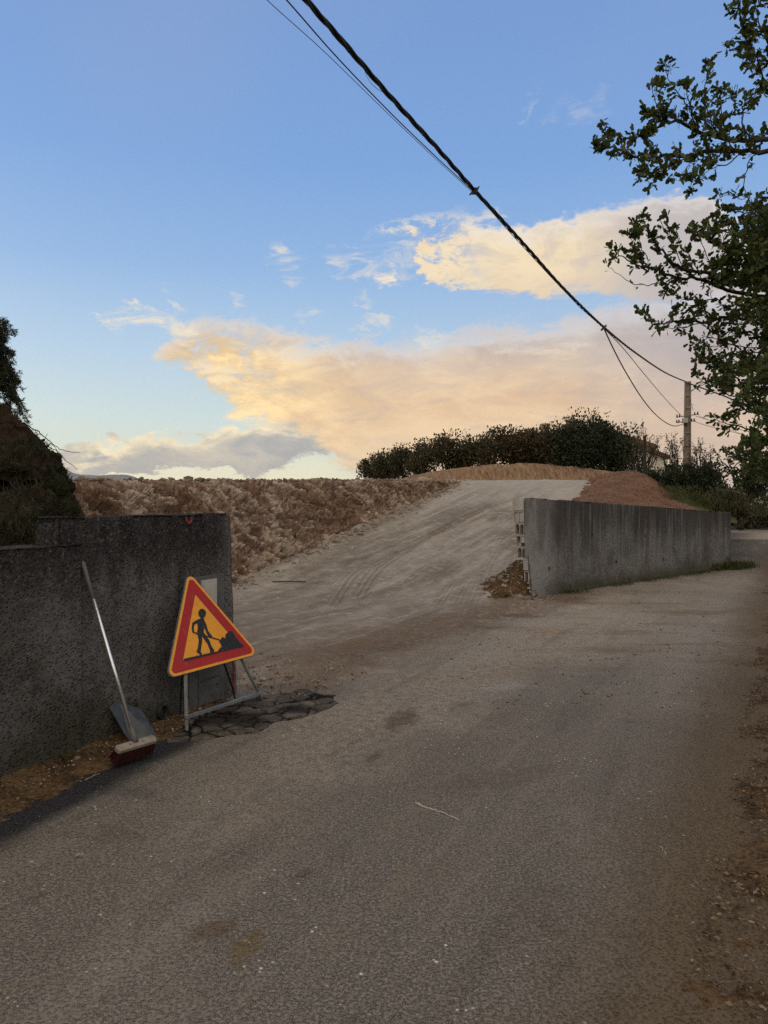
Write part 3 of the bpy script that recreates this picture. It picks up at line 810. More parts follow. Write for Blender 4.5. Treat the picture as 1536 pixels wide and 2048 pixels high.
# mountains far beyond, left; valley hills far right
def make_range(name, pts, Y, depth, mat, amp, seed):
    a = [P(px, py, Y) for px, py in pts]; z0 = [Vector((v.x, v.y - depth, -2)) for v in a]
    mid = [Vector((v.x, v.y - depth * .45, v.z * .45)) for v in a]; back = [Vector((v.x, v.y + depth, -2)) for v in a]
    G = loft([z0, mid, a, back], 400, 60); q = G.reshape(-1, 3); k = np.clip(G[..., 2] / 300, 0, 1)
    G[..., 2] += fbm(q / (depth * .35), 5, seed).reshape(G.shape[:2]) * amp * k; return struct(grid_mesh(name, G, mat))
def m_mount():
    p = pos(); n = noise(p, .002, 6, .6); return mix(n, (.07, .08, .075), (.16, .15, .13))
M_mount = material('mountain_rock', m_mount, spec=.05)
make_range('mountain', [(-500, 960), (-200, 925), (60, 915), (125, 936), (165, 946), (200, 948), (235, 947), (262, 956), (300, 966), (420, 985), (700, 990)], 9000, 1800, M_mount, 40, 81)
make_range('valley_hill', [(1150, 995), (1300, 985), (1420, 979), (1480, 975), (1530, 977), (1600, 972), (1800, 970), (2300, 990)], 3500, 900, M_field, 6, 82)

# pale concrete strip and far yard where the road bends off
def m_pale():
    p = pos(); f = noise(p, 12, 4, .7); return dict(c=mix(sstep(f, .35, .7), (.22, .19, .155), (.34, .30, .255)), h=f, d=.01)
g = rect(12, 60, 30, 40, .004, 40, 20); g[..., 1] += np.sin(g[..., 0] * .7) * .12
struct(grid_mesh('side_path', g, material('pale_gravel', m_pale, spec=.1)))
gy = rect(10, 90, 39.5, 75, .0, 120, 60); qq = gy.reshape(-1, 3)
gy[..., 2] = .02 + np.clip((gy[..., 1] - 39.5) * .03, 0, .5) + (fbm(qq * .5, 3, 90) * .12).reshape(gy.shape[:2])
struct(grid_mesh('meadow', gy, M_grassy))
# ================================================================== FOLIAGE
def leaf_template(kind):
    if kind == 'oak':      # lobed leaf, folded along the midrib: two six-corner halves
        L = [(0, 0, 0), (.16, .20, .02), (.22, .42, .05), (.17, .50, .04), (.29, .74, .08), (.12, .97, .03), (0, 1, 0)]
        v = [(0, 0, 0), (0, 1, 0)]; r = [p for p in L[1:-1]]; l = [(-x, y, z) for x, y, z in r]
        v = v + r + l
        return np.array(v), [(0, 2, 3, 4, 5, 6, 1), (0, 1, 11, 10, 9, 8, 7)]
    if kind == 'small':
        return np.array([(0, 0, 0), (.30, .5, .08), (0, 1, 0), (-.30, .5, .08)]), [(0, 1, 2, 3)]
    if kind == 'thin':
        return np.array([(0, 0, 0), (.10, .4, .02), (0, 1, -.1), (-.10, .4, .02)]), [(0, 1, 2, 3)]
    if kind == 'blade':
        return np.array([(-.035, 0, 0), (.035, 0, 0), (.02, .6, .06), (0, 1, .22), (-.02, .6, .06)]), [(0, 1, 2, 3, 4)]

def leaves_mesh(name, pos_, dir_, size, kind, mat, parent=None, rng=RNG, flat=.0):
    """one mesh of leaves: position, growth direction, size per leaf"""
    T, Fc = leaf_template(kind); n = len(pos_)
    d = dir_ / np.maximum(np.linalg.norm(dir_, axis=1, keepdims=True), 1e-9)
    r = rng.normal(size=(n, 3)); r[:, 2] += flat
    zx = r - (r * d).sum(1, keepdims=True) * d; zx /= np.maximum(np.linalg.norm(zx, axis=1, keepdims=True), 1e-9)
    xx = np.cross(d, zx)
    Vv = pos_[:, None, :] + size[:, None, None] * (T[None, :, 0:1] * xx[:, None, :] + T[None, :, 1:2] * d[:, None, :] + T[None, :, 2:3] * zx[:, None, :])
    k = len(T); fs = []
    faces = np.concatenate([(np.array(f)[None, :] + (np.arange(n) * k)[:, None]) for f in Fc], 0) if len(set(len(f) for f in Fc)) == 1 else None
    return np_mesh(name, Vv.reshape(-1, 3), faces, mat, parent)

def jitter_path(pts, amp, rng, sub=4):
    pts = np.array([tuple(p) for p in pts], float); n = (len(pts) - 1) * sub + 1
    C = crom(pts, np.linspace(0, len(pts) - 1, n)); C[1:-1] += rng.normal(size=(n - 2, 3)) * amp; return C

class Tree:
    dens = 1.0
    def __init__(s, seed): s.rng = np.random.default_rng(seed); s.b = MB(); s.p = []; s.d = []; s.s = []
    def leafy(s, C, n, size, spread=.03, tilt=.9):
        """leaves along a twig path, thicker at its end"""
        n = int(n * s.dens); t = s.rng.beta(2.0, 1.1, n) * (len(C) - 1); q = crom(C, t); i = np.clip(t.astype(int), 0, len(C) - 2)
        dr = C[i + 1] - C[i]; dr /= np.maximum(np.linalg.norm(dr, axis=1, keepdims=True), 1e-9)
        dd = dr * .6 + s.rng.normal(size=(n, 3)) * tilt * .6
        s.p.append(q + s.rng.normal(size=(n, 3)) * spread * .3); s.d.append(dd); s.s.append(size * s.rng.uniform(.6, 1.25, n))
    def twig(s, p0, d0, L, nl, size, r=.002, up=.0):
        d = d0 / (np.linalg.norm(d0) + 1e-9); C = [p0]; k = 4
        for i in range(k):
            d = d + s.rng.normal(size=3) * .28 + np.array([0, 0, up]); d /= np.linalg.norm(d); C.append(C[-1] + d * L / k)
        C = np.array(C); s.b.tube(C, [r * 1.3, r * 1.1, r, r * .8, r * .6], 3, False); s.leafy(C, nl, size); return C
    def branch(s, pts, r0, r1, gap, L, nl, size, start=.15, sub=5, amp=.008, second=.5, up=.05):
        C = jitter_path(pts, amp, s.rng, sub); n = len(C); rad = [r0 + (r1 - r0) * (i / (n - 1)) ** .7 for i in range(n)]
        s.b.tube(C, rad, 6); seg = np.linalg.norm(np.diff(C, axis=0), axis=1); tot = seg.sum(); cum = np.r_[0, np.cumsum(seg)]
        x = tot * start
        while x < tot:
            t = np.interp(x, cum, np.arange(n)); q = crom(C, np.array([t]))[0]; i = min(int(t), n - 2); dr = C[i + 1] - C[i]; dr /= np.linalg.norm(dr) + 1e-9
            o = s.rng.normal(size=3); o -= o.dot(dr) * dr; o /= np.linalg.norm(o) + 1e-9
            f = 1 - .45 * x / tot
            l = L * s.rng.uniform(.5, 1.3) * f
            T = s.twig(q, dr * .75 + o * s.rng.uniform(.5, 1.1) + np.array([0, 0, up]), l, int(nl * s.rng.uniform(.6, 1.4)), size, .0022, up)
            if s.rng.random() < second:
                j = s.rng.integers(1, 4); o2 = s.rng.normal(size=3); s.twig(T[j], (T[j] - T[j - 1]) / (l / 4) + o2 * .6, l * .6, int(nl * .7), size, .0016, up)
            x += gap * s.rng.uniform(.6, 1.5)
        s.leafy(C[-4:], nl, size); return C
    def finish(s, name, loc, label, cat, mleaf, kind='oak', mbark=None, group=None):
        t = thing(name, loc, label, cat, group)
        s.b.build('trunk', mbark or M_bark, t, smooth=True)
        leaves_mesh('crown', np.concatenate(s.p), np.concatenate(s.d), np.concatenate(s.s), kind, mleaf, t, s.rng)
        return t

def PX(l, Y0, Y1=None):
    Y1 = Y1 if Y1 is not None else Y0; n = len(l)
    return [np.array(P(x, y, Y0 + (Y1 - Y0) * i / max(1, n - 1))) for i, (x, y) in enumerate(l)]

# the oak overhanging from the right: trunk stands just outside the frame
ok = Tree(5); ok.dens = 1.2
TX, TY = 4.05, 6.1
tr = [np.array([TX, TY, -.1]), np.array([TX - .05, TY - .05, 1.2]), np.array([TX + .05, TY - .1, 2.6]), np.array([TX, TY - .2, 4.0]), np.array([TX + .1, TY - .3, 5.6]), np.array([TX + .1, TY - .3, 6.8])]
C = jitter_path(tr, .015, ok.rng, 4); ok.b.tube(C, [.19 - .15 * (i / (len(C) - 1)) ** .8 for i in range(len(C))], 10)
def fork(z): # trunk point at height z
    return np.array([TX, TY - .15, z])
LS = .049
def limb(l, Y0, Y1, r0, r1, z, gap=.075, L=.20, nl=9, start=.05, second=.6, up=.05, size=LS):
    pts = [fork(z)] + PX(l, Y0, Y1); return ok.branch(pts, r0, r1, gap, L, nl, size, start + .0, 5, .007, second, up)
def side(l, Y0, Y1, r0, r1, gap=.06, L=.15, nl=8, second=.4, up=.05, start=.1, size=LS):
    return ok.branch(PX(l, Y0, Y1), r0, r1, gap, L, nl, size, start, 4, .005, second, up)
# upper pair of limbs reaching far left
limb([(1640, 262), (1536, 276), (1487, 281), (1434, 274), (1395, 262), (1356, 246), (1331, 246), (1311, 262), (1285, 268)], 5.7, 5.0, .026, .005, 4.1, L=.13, start=.42, nl=9)
limb([(1640, 318), (1536, 304), (1451, 299), (1376, 311), (1326, 314), (1286, 315), (1258, 309), (1228, 292), (1203, 294)], 5.6, 4.9, .026, .003, 4.0, L=.12, start=.45, nl=9)
side([(1311, 262), (1280, 271), (1262, 278), (1240, 270), (1222, 256), (1208, 250)], 5.05, 4.95, .005, .002, L=.08)
side([(1258, 309), (1236, 300), (1215, 291), (1200, 288), (1190, 292)], 4.95, 4.9, .004, .0015, gap=.09, L=.05, nl=5)
side([(1381, 219), (1366, 198), (1347, 176), (1336, 155), (1330, 135), (1334, 120)], 5.2, 5.1, .005, .0015, L=.09)
side([(1395, 262), (1381, 219), (1376, 190), (1372, 165)], 5.2, 5.1, .006, .002, L=.10)
side([(1356, 244), (1330, 225), (1312, 205), (1305, 180), (1310, 165)], 5.1, 5.0, .005, .0015, L=.09)
side([(1340, 246), (1322, 240), (1300, 232), (1290, 222)], 5.1, 5.05, .004, .0015, L=.09, nl=9)
side([(1434, 274), (1421, 241), (1411, 195), (1413, 151), (1420, 118)], 5.2, 5.1, .006, .0015, L=.10)
side([(1450, 280), (1446, 240), (1440, 205), (1450, 175)], 5.3, 5.2, .005, .002, L=.11, nl=10)
side([(1499, 276), (1485, 246), (1489, 216), (1500, 200), (1520, 185)], 5.4, 5.3, .007, .002, L=.10, nl=7, gap=.09)
side([(1489, 216), (1472, 205), (1455, 190)], 5.35, 5.3, .004, .0015, L=.09, nl=9)
side([(1600, 260), (1545, 205), (1532, 180), (1522, 143), (1512, 113), (1490, 70), (1480, 20), (1490, -40)], 5.7, 5.2, .012, .002, L=.17, nl=12, gap=.045, start=.30, second=.8)
side([(1600, 160), (1560, 120), (1530, 80), (1515, 30), (1505, -30)], 5.7, 5.3, .012, .002, L=.20, nl=12, gap=.04, second=.8)
side([(1600, 100), (1575, 40), (1545, -20), (1520, -60)], 5.7, 5.3, .012, .002, L=.20, nl=12, gap=.05, second=.8)
side([(1512, 113), (1490, 105), (1465, 100), (1453, 92)], 5.3, 5.2, .003, .0015, L=.06, nl=6)
side([(1474, 312), (1456, 329), (1430, 334), (1411, 345), (1400, 360)], 5.3, 5.2, .006, .0015, L=.10, nl=6, gap=.09)
side([(1451, 300), (1420, 316), (1390, 322), (1365, 345), (1345, 355)], 5.2, 5.1, .006, .0015, L=.10, nl=9)
side([(1376, 311), (1350, 330), (1320, 345), (1295, 352), (1278, 350)], 5.1, 5.0, .005, .0015, L=.09, nl=8)
side([(1345, 314), (1325, 330), (1312, 350), (1305, 372)], 5.0, 4.95, .004, .0015, L=.07, nl=7)
side([(1310, 314), (1290, 335), (1276, 358)], 5.0, 4.95, .004, .0015, L=.06, nl=7)
side([(1411, 330), (1395, 355), (1385, 372), (1378, 385)], 5.1, 5.1, .003, .0015, L=.05, nl=7)
side([(1470, 300), (1452, 275), (1430, 255), (1400, 235)], 5.2, 5.1, .005, .0015, L=.11, nl=9)
side([(1530, 300), (1500, 320), (1488, 360), (1488, 397), (1454, 390), (1432, 402)], 5.4, 5.3, .005, .0015, L=.08, nl=4, gap=.08)
# middle limbs
limb([(1620, 580), (1536, 564), (1472, 567), (1414, 546), (1370, 541), (1330, 512), (1305, 482), (1290, 455), (1283, 430)], 5.8, 5.2, .028, .002, 3.2, L=.13, start=.45, nl=8, gap=.065)
limb([(1600, 600), (1472, 585), (1410, 560), (1349, 553), (1314, 541), (1273, 529), (1244, 511), (1222, 500)], 5.8, 5.1, .022, .002, 3.1, L=.10, start=.50, nl=7, gap=.06)
side([(1352, 553), (1332, 563), (1305, 568), (1275, 570), (1252, 560), (1235, 548), (1214, 530)], 5.3, 5.1, .005, .0015, gap=.16, L=.05, nl=3, second=0)
side([(1290, 535), (1270, 505), (1262, 480), (1250, 468)], 5.2, 5.1, .004, .0015, L=.08, nl=8)
side([(1370, 541), (1350, 500), (1338, 465), (1334, 430)], 5.3, 5.2, .004, .0015, L=.07, nl=7)
side([(1400, 546), (1376, 510), (1355, 480), (1352, 455)], 5.4, 5.3, .004, .0015, L=.07, nl=6)
side([(1300, 520), (1285, 500), (1275, 470), (1272, 440)], 5.2, 5.1, .004, .0015, L=.07, nl=8)
side([(1430, 548), (1410, 500), (1395, 470), (1382, 462)], 5.5, 5.3, .004, .0015, L=.08, nl=8)
limb([(1560, 660), (1472, 634), (1402, 646), (1361, 640), (1330, 645), (1305, 640), (1288, 625)], 5.8, 5.2, .020, .0015, 2.7, L=.08, start=.60, nl=6, gap=.08)
side([(1400, 645), (1372, 655), (1340, 655), (1312, 650), (1300, 636)], 5.4, 5.2, .004, .0012, gap=.15, L=.05, nl=3, second=0)
side([(1440, 600), (1400, 600), (1370, 598), (1345, 590), (1336, 575)], 5.5, 5.3, .005, .0015, L=.09, nl=7)
side([(1440, 640), (1410, 622), (1380, 610), (1355, 625)], 5.4, 5.3, .005, .0015, L=.09, nl=7)
side([(1420, 690), (1395, 680), (1375, 668), (1360, 664)], 5.4, 5.3, .003, .0012, L=.05, nl=4)
# the dense mass against the right edge: limbs end at random points inside an outline
outline = [(400, 1468), (430, 1420), (470, 1395), (520, 1400), (560, 1385), (600, 1375), (650, 1385), (700, 1388), (740, 1392), (765, 1405), (790, 1435), (820, 1450), (850, 1462), (880, 1470), (920, 1465), (960, 1480), (1000, 1500)]
oy = [a for a, b in outline]; ox = [b for a, b in outline]
for k in range(68):
    py = ok.rng.uniform(400, 945); x0 = np.interp(py, oy, ox) + 16; px = x0 + (ok.rng.random() ** 1.1) * (1640 - x0); Y1 = ok.rng.uniform(4.7, 6.4)
    z = np.clip(CAMZ + (1000 - py) * TY / F + ok.rng.uniform(-.1, .5), .9, 5)
    m = (1700 + px) / 2; pts = [fork(z)] + PX([(m + 40, py + ok.rng.uniform(-50, 70)), (m - 30, py + ok.rng.uniform(-15, 45)), (px, py)], TY, Y1)
    ok.branch(pts, .013, .002, .075, .20, 11, LS * ok.rng.uniform(.85, 1.1), .35, 4, .012, .7, .06)
for l, y in [([(1500, 800), (1460, 790), (1428, 775), (1405, 762), (1390, 748)], 5.2), ([(1480, 760), (1440, 735), (1410, 722), (1392, 712)], 5.3), ([(1510, 860), (1475, 850), (1450, 848), (1435, 838), (1421, 832)], 5.2),
             ([(1520, 790), (1480, 770), (1450, 770), (1430, 760)], 5.0), ([(1520, 430), (1480, 425), (1450, 420), (1425, 432)], 5.4), ([(1500, 480), (1440, 460), (1415, 455), (1395, 465)], 5.3)]:
    side(l, y + .2, y, .006, .002, gap=.06, L=.09, nl=8)
# crown above and beyond the frame (it shades the lane)
for k in range(34):
    a = ok.rng.uniform(0, 2 * np.pi); r = ok.rng.uniform(.8, 2.8); e = np.array([TX + 1.0 + r * math.cos(a) * .9, TY + r * math.sin(a) * .9, ok.rng.uniform(3.0, 7.6)])
    if e[0] / max(e[1], .5) * F + CX < 1560: continue
    ok.branch([fork(min(e[2] - .8, 5)), (fork(e[2] - .5) + e) / 2, e], .02, .003, .12, .30, 12, LS * 1.15, .3, 4, .02, .8, .05)
ok.finish('oak_tree', (TX, TY, 0), 'large green oak reaching into the top right corner over the lane', 'tree', M_oak)

# roadside tree further back, beyond the right wall
t2 = Tree(21); b0 = np.array(P(1480, 1046, 38)); b0[2] = .1
top = np.array(P(1492, 905, 38)); t2.b.tube(jitter_path([b0, b0 * .6 + top * .4 + [.1, 0, 0], top], .03, t2.rng), [.20, .18, .17, .16, .15, .14, .12, .10, .08], 8)
ol = [(862, 1470), (880, 1430), (910, 1408), (940, 1404), (975, 1414), (1005, 1428), (1020, 1440)]
for k in range(80):
    py = t2.rng.uniform(866, 1006); x0 = np.interp(py, [a for a, b in ol], [b for a, b in ol]) + 10; px = x0 + t2.rng.random() * (1640 - x0)
    e = np.array(P(px, py, t2.rng.uniform(35.5, 40.5))); st_ = b0 + (top - b0) * t2.rng.uniform(.15, 1)
    t2.branch([st_, (st_ + e) / 2 + [0, 0, .25], e], .06, .010, .50, .62, 17, .165, .35, 3, .05, .6, .05)
t2.finish('roadside_tree', (b0[0], b0[1], .0), 'dark leafy tree standing by the bend past the far end of the long wall', 'tree', M_oak, 'small')

# tree on the left mound
t3 = Tree(31); b0 = np.array(P(-30, 845, 12.0))
t3.b.tube(jitter_path([b0 - [0, 0, .5], b0 + [.02, 0, .8], b0 + [.05, 0, 1.5]], .02, t3.rng), [.10] * 9, 8)
for k in range(120):
    py = t3.rng.uniform(628, 838); xr = np.interp(py, [628, 650, 700, 740, 790, 820, 838], [10, 26, 32, 32, 42, 56, 54])
    px = xr - t3.rng.random() ** 1.2 * 150; e = np.array(P(px, py, 12 + t3.rng.uniform(-.7, .7))); s0 = b0 + np.array([0, 0, t3.rng.uniform(0, 1.4)])
    t3.branch([s0, (s0 + e) / 2 + [0, 0, .25], e], .02, .003, .08, .19, 20, .07, .3, 4, .01, .6, -.12)
t3.finish('mound_tree', tuple(b0), 'dark drooping tree on top of the earth mound, cut by the left edge', 'tree', M_dark, 'thin')

# bare branches sticking out of the mound
bb = MB(); r_ = np.random.default_rng(3)
for l, r0 in [([(52, 850), (75, 862), (95, 880), (115, 895), (140, 904), (160, 905)], .008), ([(56, 854), (80, 878), (92, 892), (112, 900), (130, 920), (155, 940)], .008),
              ([(92, 882), (97, 900), (105, 912), (110, 920)], .004), ([(100, 886), (120, 905), (132, 922)], .004), ([(90, 880), (88, 893)], .004), ([(60, 852), (66, 846)], .003), ([(112, 899), (118, 915), (120, 930)], .003)]:
    C = jitter_path(PX(l, 9.3, 8.8), .006, r_, 4); bb.tube(C, [r0 * (1 - .7 * i / len(C)) for i in range(len(C))], 5)
o = bb.build('bare_branch', M_bark); tag(o, 'leafless forked branch poking out of the dark mound against the sky', 'branch')

# hedge bushes along the hilltop
def bush(name, c, rx, ry, h, n, size, mat, seed, label, group=None, kind='small', stems=7, clumps=26, ragged=.25, grow_up=.5, parts=True):
    rng = np.random.default_rng(seed); c = np.array(tuple(c), float); t = thing(name, tuple(c), label, 'bush', group)
    b = MB(); p = []; d = []
    for k in range(clumps):
        u = rng.normal(size=3); u /= np.linalg.norm(u); rr = rng.uniform(.45, 1.0)
        q = c + np.array([u[0] * rx * rr, u[1] * ry * rr, h * .5 + u[2] * h * .46 * rr + rng.uniform(-.05, .15) * h * ragged])
        m = n // clumps; sp = min(rx, h * .5) * rng.uniform(.12, .38); m = int(m * (.4 + sp / (min(rx, h * .5) * .25) * .6))
        x = np.clip(rng.normal(size=(m, 3)), -1.7, 1.7) * sp; p.append(q + x); d.append(x / sp * .5 + rng.normal(size=(m, 3)) * .5 + [0, 0, grow_up])
        if k < stems * 2:
            b.tube(jitter_path([c + rng.normal(size=3) * [.15, .15, 0], (c + q) / 2 + rng.normal(size=3) * .08, q + [0, 0, sp]], .02, rng, 3), [.03, .028, .024, .02, .016, .012, .008], 4)
        for j in range(2 if ragged > .2 else 0):   # loose shoots breaking the outline
            e = q + np.array([rng.normal() * sp, rng.normal() * sp, sp * rng.uniform(.8, 1.6) * (1 + 1.6 * ragged)])
            C = jitter_path([q, (q + e) / 2 + rng.normal(size=3) * .03, e], .01, rng, 3); b.tube(C, [.010, .009, .008, .007, .006, .005, .004], 3)
            mm = 14; tt = rng.uniform(2, 6, mm); p.append(crom(C, tt) + rng.normal(size=(mm, 3)) * .03); d.append(rng.normal(size=(mm, 3)) * .6 + [0, 0, .6])
    p = np.concatenate(p); d = np.concatenate(d); keep = p[:, 2] > c[2] - .1; p = p[keep]; d = d[keep]
    b.build('stem', M_bark, t); leaves_mesh('foliage', p, d, size * rng.uniform(.6, 1.3, len(p)), kind, mat, t, rng)
    return t
H = [  # px centre, top py, base py, Y, half width px, mat, clumps, label
 (742, 914, 966, 40, 20, M_hedge, 16, 'low dark bush at the far left end of the hilltop hedge'),
 (772, 906, 966, 39, 22, M_hedge, 18, 'dark bush second from the left end of the hilltop hedge'),
 (806, 897, 962, 38, 24, M_hedge, 20, 'dark bush third from the left, above the start of the orange cut'),
 (845, 890, 960, 37, 26, M_hedge, 20, 'dark bush just left of the tall round one in the hedge'),
 (896, 874, 952, 36, 36, M_hedge, 30, 'tall rounded bush standing out left of the thin gap in the hedge'),
 (936, 884, 945, 36, 20, M_hedge_red, 10, 'thin see-through bush where sky shows through the hedge'),
 (978, 862, 942, 35, 36, M_hedge, 26, 'rounded open bush right of the thin gap in the hedge'),
 (1032, 858, 940, 34.5, 34, M_hedge_red, 28, 'russet tinged bush left of the square chimney'),
 (1080, 854, 940, 34, 36, M_hedge_red, 32, 'reddish bush directly below the square chimney'),
 (1125, 850, 942, 33, 36, M_hedge, 32, 'dark bush between the two chimneys'),
 (1172, 838, 946, 32, 44, M_dark, 44, 'tallest dark bush of the hedge, right of the round chimney'),
 (1224, 846, 952, 31, 42, M_dark, 42, 'big dark bush hiding the left part of the house')]
for i, (px, t_, b_, Y, hw, m, cl, lab) in enumerate(H):
    c = P(px, b_, Y); h = (b_ - t_) * Y / F; w = hw * Y / F * 1.28
    bush('hedge_bush', c, w, w * .8, h * .98, int(190 * cl), .125, m, 100 + i, lab, 'bushes of the hilltop hedge', clumps=cl, ragged=.10, stems=6)
# bare shrubs and scrub near the pole
bush('sparse_shrub', P(1285, 958, 27), .72, .5, 1.75, 300, .055, M_grey, 130, 'half bare twiggy shrub in front of the cream house', stems=14, clumps=26, ragged=.8)
bush('sparse_shrub', P(1345, 952, 27.5), .50, .4, 1.3, 300, .055, M_grey, 131, 'wispy pale shrub between the house and the utility pole', stems=12, clumps=20, ragged=.9)
bush('sparse_shrub', P(1400, 962, 26.5), .50, .4, 1.25, 320, .055, M_grey, 132, 'wispy shrub just right of the utility pole', stems=12, clumps=20, ragged=.8)
bush('dark_scrub', P(1332, 978, 25.0), .66, .5, .80, 3200, .08, M_dark, 133, 'low black-green scrub at the left foot of the utility pole', clumps=20)
bush('dark_scrub', P(1372, 1004, 23.6), .72, .5, 1.10, 4200, .08, M_dark, 134, 'dense black-green scrub hiding the foot of the utility pole', clumps=30)
bush('dark_scrub', P(1415, 1012, 23.2), .60, .5, 1.25, 4000, .08, M_dark, 135, 'dense black-green scrub to the right of the pole, next to the tree', clumps=26)
bush('verge_shrub', P(1458, 1046, 21.6), .75, .5, .95, 3200, .09, M_hedge, 136, 'green shrub under the roadside tree behind the wall end', clumps=20)
for i, (px, py, Y, w, h, mt, lab) in enumerate([(1445, 1052, 40, 1.5, 1.6, M_hedge, 'green shrub beyond the pale side path, next to the wall end'), (1490, 1052, 41, 1.4, 1.0, M_grey, 'light green low shrub beyond the side path'),
        (1535, 1053, 42, 1.6, 1.1, M_hedge, 'green shrub beyond the side path at the right edge'), (1590, 1050, 41, 2.0, 2.0, M_hedge, 'tall shrub beyond the side path, mostly outside the right edge')]):
    c = P(px, py, Y); c.z = .1
    bush('field_shrub', c, w, w * .6, h, 2200, .14, mt, 150 + i, lab, 'shrubs beyond the side path', clumps=26)

# grass
def grass(name, pts, n, size, label, seed, spread, up=1.0, kind_mat=None):
    rng = np.random.default_rng(seed); pts = np.array(pts, float); t = rng.random(n) * (len(pts) - 1); q = crom(pts, t); q[:, :2] += rng.normal(size=(n, 2)) * spread
    cl = rng.random(n) < .7; k = fbm(q * 3.0, 3, seed) > -.05; q = q[k]
    d = rng.normal(size=(len(q), 3)) * .35 + [0, 0, up]
    o = leaves_mesh(name, q, d, size * rng.uniform(.4, 1.3, len(q)), 'blade', kind_mat or M_blade, None, rng); stuff(o, label, 'grass')
RW = Vector((.735, .678, 0)); RNv = Vector((.678, -.735, 0)); R0 = Vector((2.43, 12.05, 0))
grass('grass', [R0 + RW * s + RNv * .07 for s in (.8, 2, 4, 6, 7.3)], 2600, .065, 'short grass and weeds along the foot of the stained long wall', 201, .09)
grass('grass', [R0 + RW * s + RNv * .12 for s in (6.8, 7.4, 7.9, 8.3)], 1300, .17, 'taller grass round the far end of the long wall', 202, .14)
grass('grass', [wallL(y, .06, .02) for y in (3.3, 3.9, 4.2, 4.5)], 900, .055, 'small grass tufts at the foot of the dark left wall', 203, .035)
gs = [P(1305, 975, 23), P(1340, 990, 22.5), P(1380, 1003, 22), P(1430, 1020, 22), P(1470, 1032, 23)]
grass('grass', gs, 14000, .10, 'green grass on the slope behind the right wall', 204, .75)
rng = np.random.default_rng(205); q = []
gm = GM[150:, 20:].reshape(-1, 3); q = gm[rng.integers(0, len(gm), 30000)] + rng.normal(size=(30000, 3)) * .02; q = q[fbm(q * 2.2, 4, 6) > .02]
o = leaves_mesh('grass', q, rng.normal(size=(len(q), 3)) * .5 + [.1, -.3, .7], .085 * rng.uniform(.3, 1.4, len(q)), 'blade', leaf_mat('dull_grass', [(.018, .024, .009), (.040, .040, .017), (.07, .056, .030)], .2), None, rng)
stuff(o, 'dull grass and weeds over the dark mound behind the left wall', 'grass')
# ================================================================== BUILT THINGS
def sweep_wall(name, O, U, B, s0, s1, zlo, ztop, d0, d1, mat, parent=None, ns=200, rnd=.03, amp=.006, seed=1, chip=.0):
    """wall body: U along, B backwards; s0(z), s1(z) ends; ztop(s) top edge; rounded, slightly uneven"""
    k = 60; sec = []          # closed section (d, h 0..1)
    for i in range(k): sec.append((0.0, i / k))
    for a in np.linspace(0, math.pi / 2, 6): sec.append((rnd * (1 - math.cos(a)), 1 + (math.sin(a) - 1) * 0))
    W = d1 - d0
    for x in np.linspace(rnd, W - rnd, 6): sec.append((x, 1.0))
    for i in range(14, -1, -1): sec.append((W, i / 14))
    sec = np.array(sec); m = len(sec); G = np.zeros((ns + 6, m, 3)); us = np.linspace(0, 1, ns)
    O = np.array(O, float); U_ = np.array(U, float); B_ = np.array(B, float)
    rows = [(0, .02), (0, .5), (0, .93)] + [(u, 1.0) for u in us] + [(1, .93), (1, .5), (1, .02)]
    for i, (u, sh) in enumerate(rows):
        z0 = zlo; d = d0 + W / 2 + (sec[:, 0] - W / 2) * sh
        for _ in range(1):
            zz = z0 + sec[:, 1] * 1.4; a = np.array([s0(v) for v in zz]); b = np.array([s1(v) for v in zz]); s = a + (b - a) * u
        s = s + ((.5 - u) * 2 * .012 if sh == 1.0 and u in (0.0, 1.0) else 0)
        zt = np.array([ztop(v) for v in s]); h = z0 + (zt - z0) * (.5 + (sec[:, 1] - .5) * (sh if sh < 1 else 1))
        edge = np.clip((sec[:, 1] - .985) / .015, 0, 1); h = h - edge * 0
        G[i] = O + U_ * s[:, None] + B_ * d[:, None]; G[i, :, 2] = h
    q = G.reshape(-1, 3); N = normals(G); c = G.mean(1, keepdims=True); sg = np.sign((N * (G - c)).sum(2, keepdims=True)); sg[sg == 0] = 1
    dd = (fbm(q * 14, 4, seed) * amp + fbm(q * 1.5, 3, seed + 1) * amp * 1.2).reshape(G.shape[:2])
    return grid_mesh(name, G + N * sg * dd[..., None], mat, True, parent)

# ---- left wall
WO = (-4.16, 0, 0); BK = -WN
WM = Matrix(((WD.x, BK.x, 0, WO[0]), (WD.y, BK.y, 0, WO[1]), (0, 0, 1, 0), (0, 0, 0, 1)))
def on_left(px, py):       # wall-face coordinates (s, z) under a pixel
    d = P(px, py, 1.0) - Vector((0, 0, CAMZ)); o = Vector((0, 0, CAMZ)); n = WN
    t = (Vector(WO) - o).dot(n) / d.dot(n); q = o + d * t; return (q - Vector(WO)).dot(WD), q.z
wl = thing('boundary_wall', wallL(4.5), 'dark sooty roughcast wall on the left with a raised end section behind the road sign', 'wall')
sweep_wall('raised_section', WO, WD, BK, lambda z: 5.0, lambda z: 6.665 + .085 * (1.5 - min(z, 1.5)) / 1.5, -.25, lambda s: 1.492 + .004 * math.sin(s * 9), 0, .22, M_wall_l, wl, 220, .02, .006, 5)
sweep_wall('low_section', WO, WD, BK, lambda z: -5.0, lambda z: 5.16, -.25, lambda s: 1.325, -.022, .26, M_wall_l, wl, 500, .02, .007, 9)
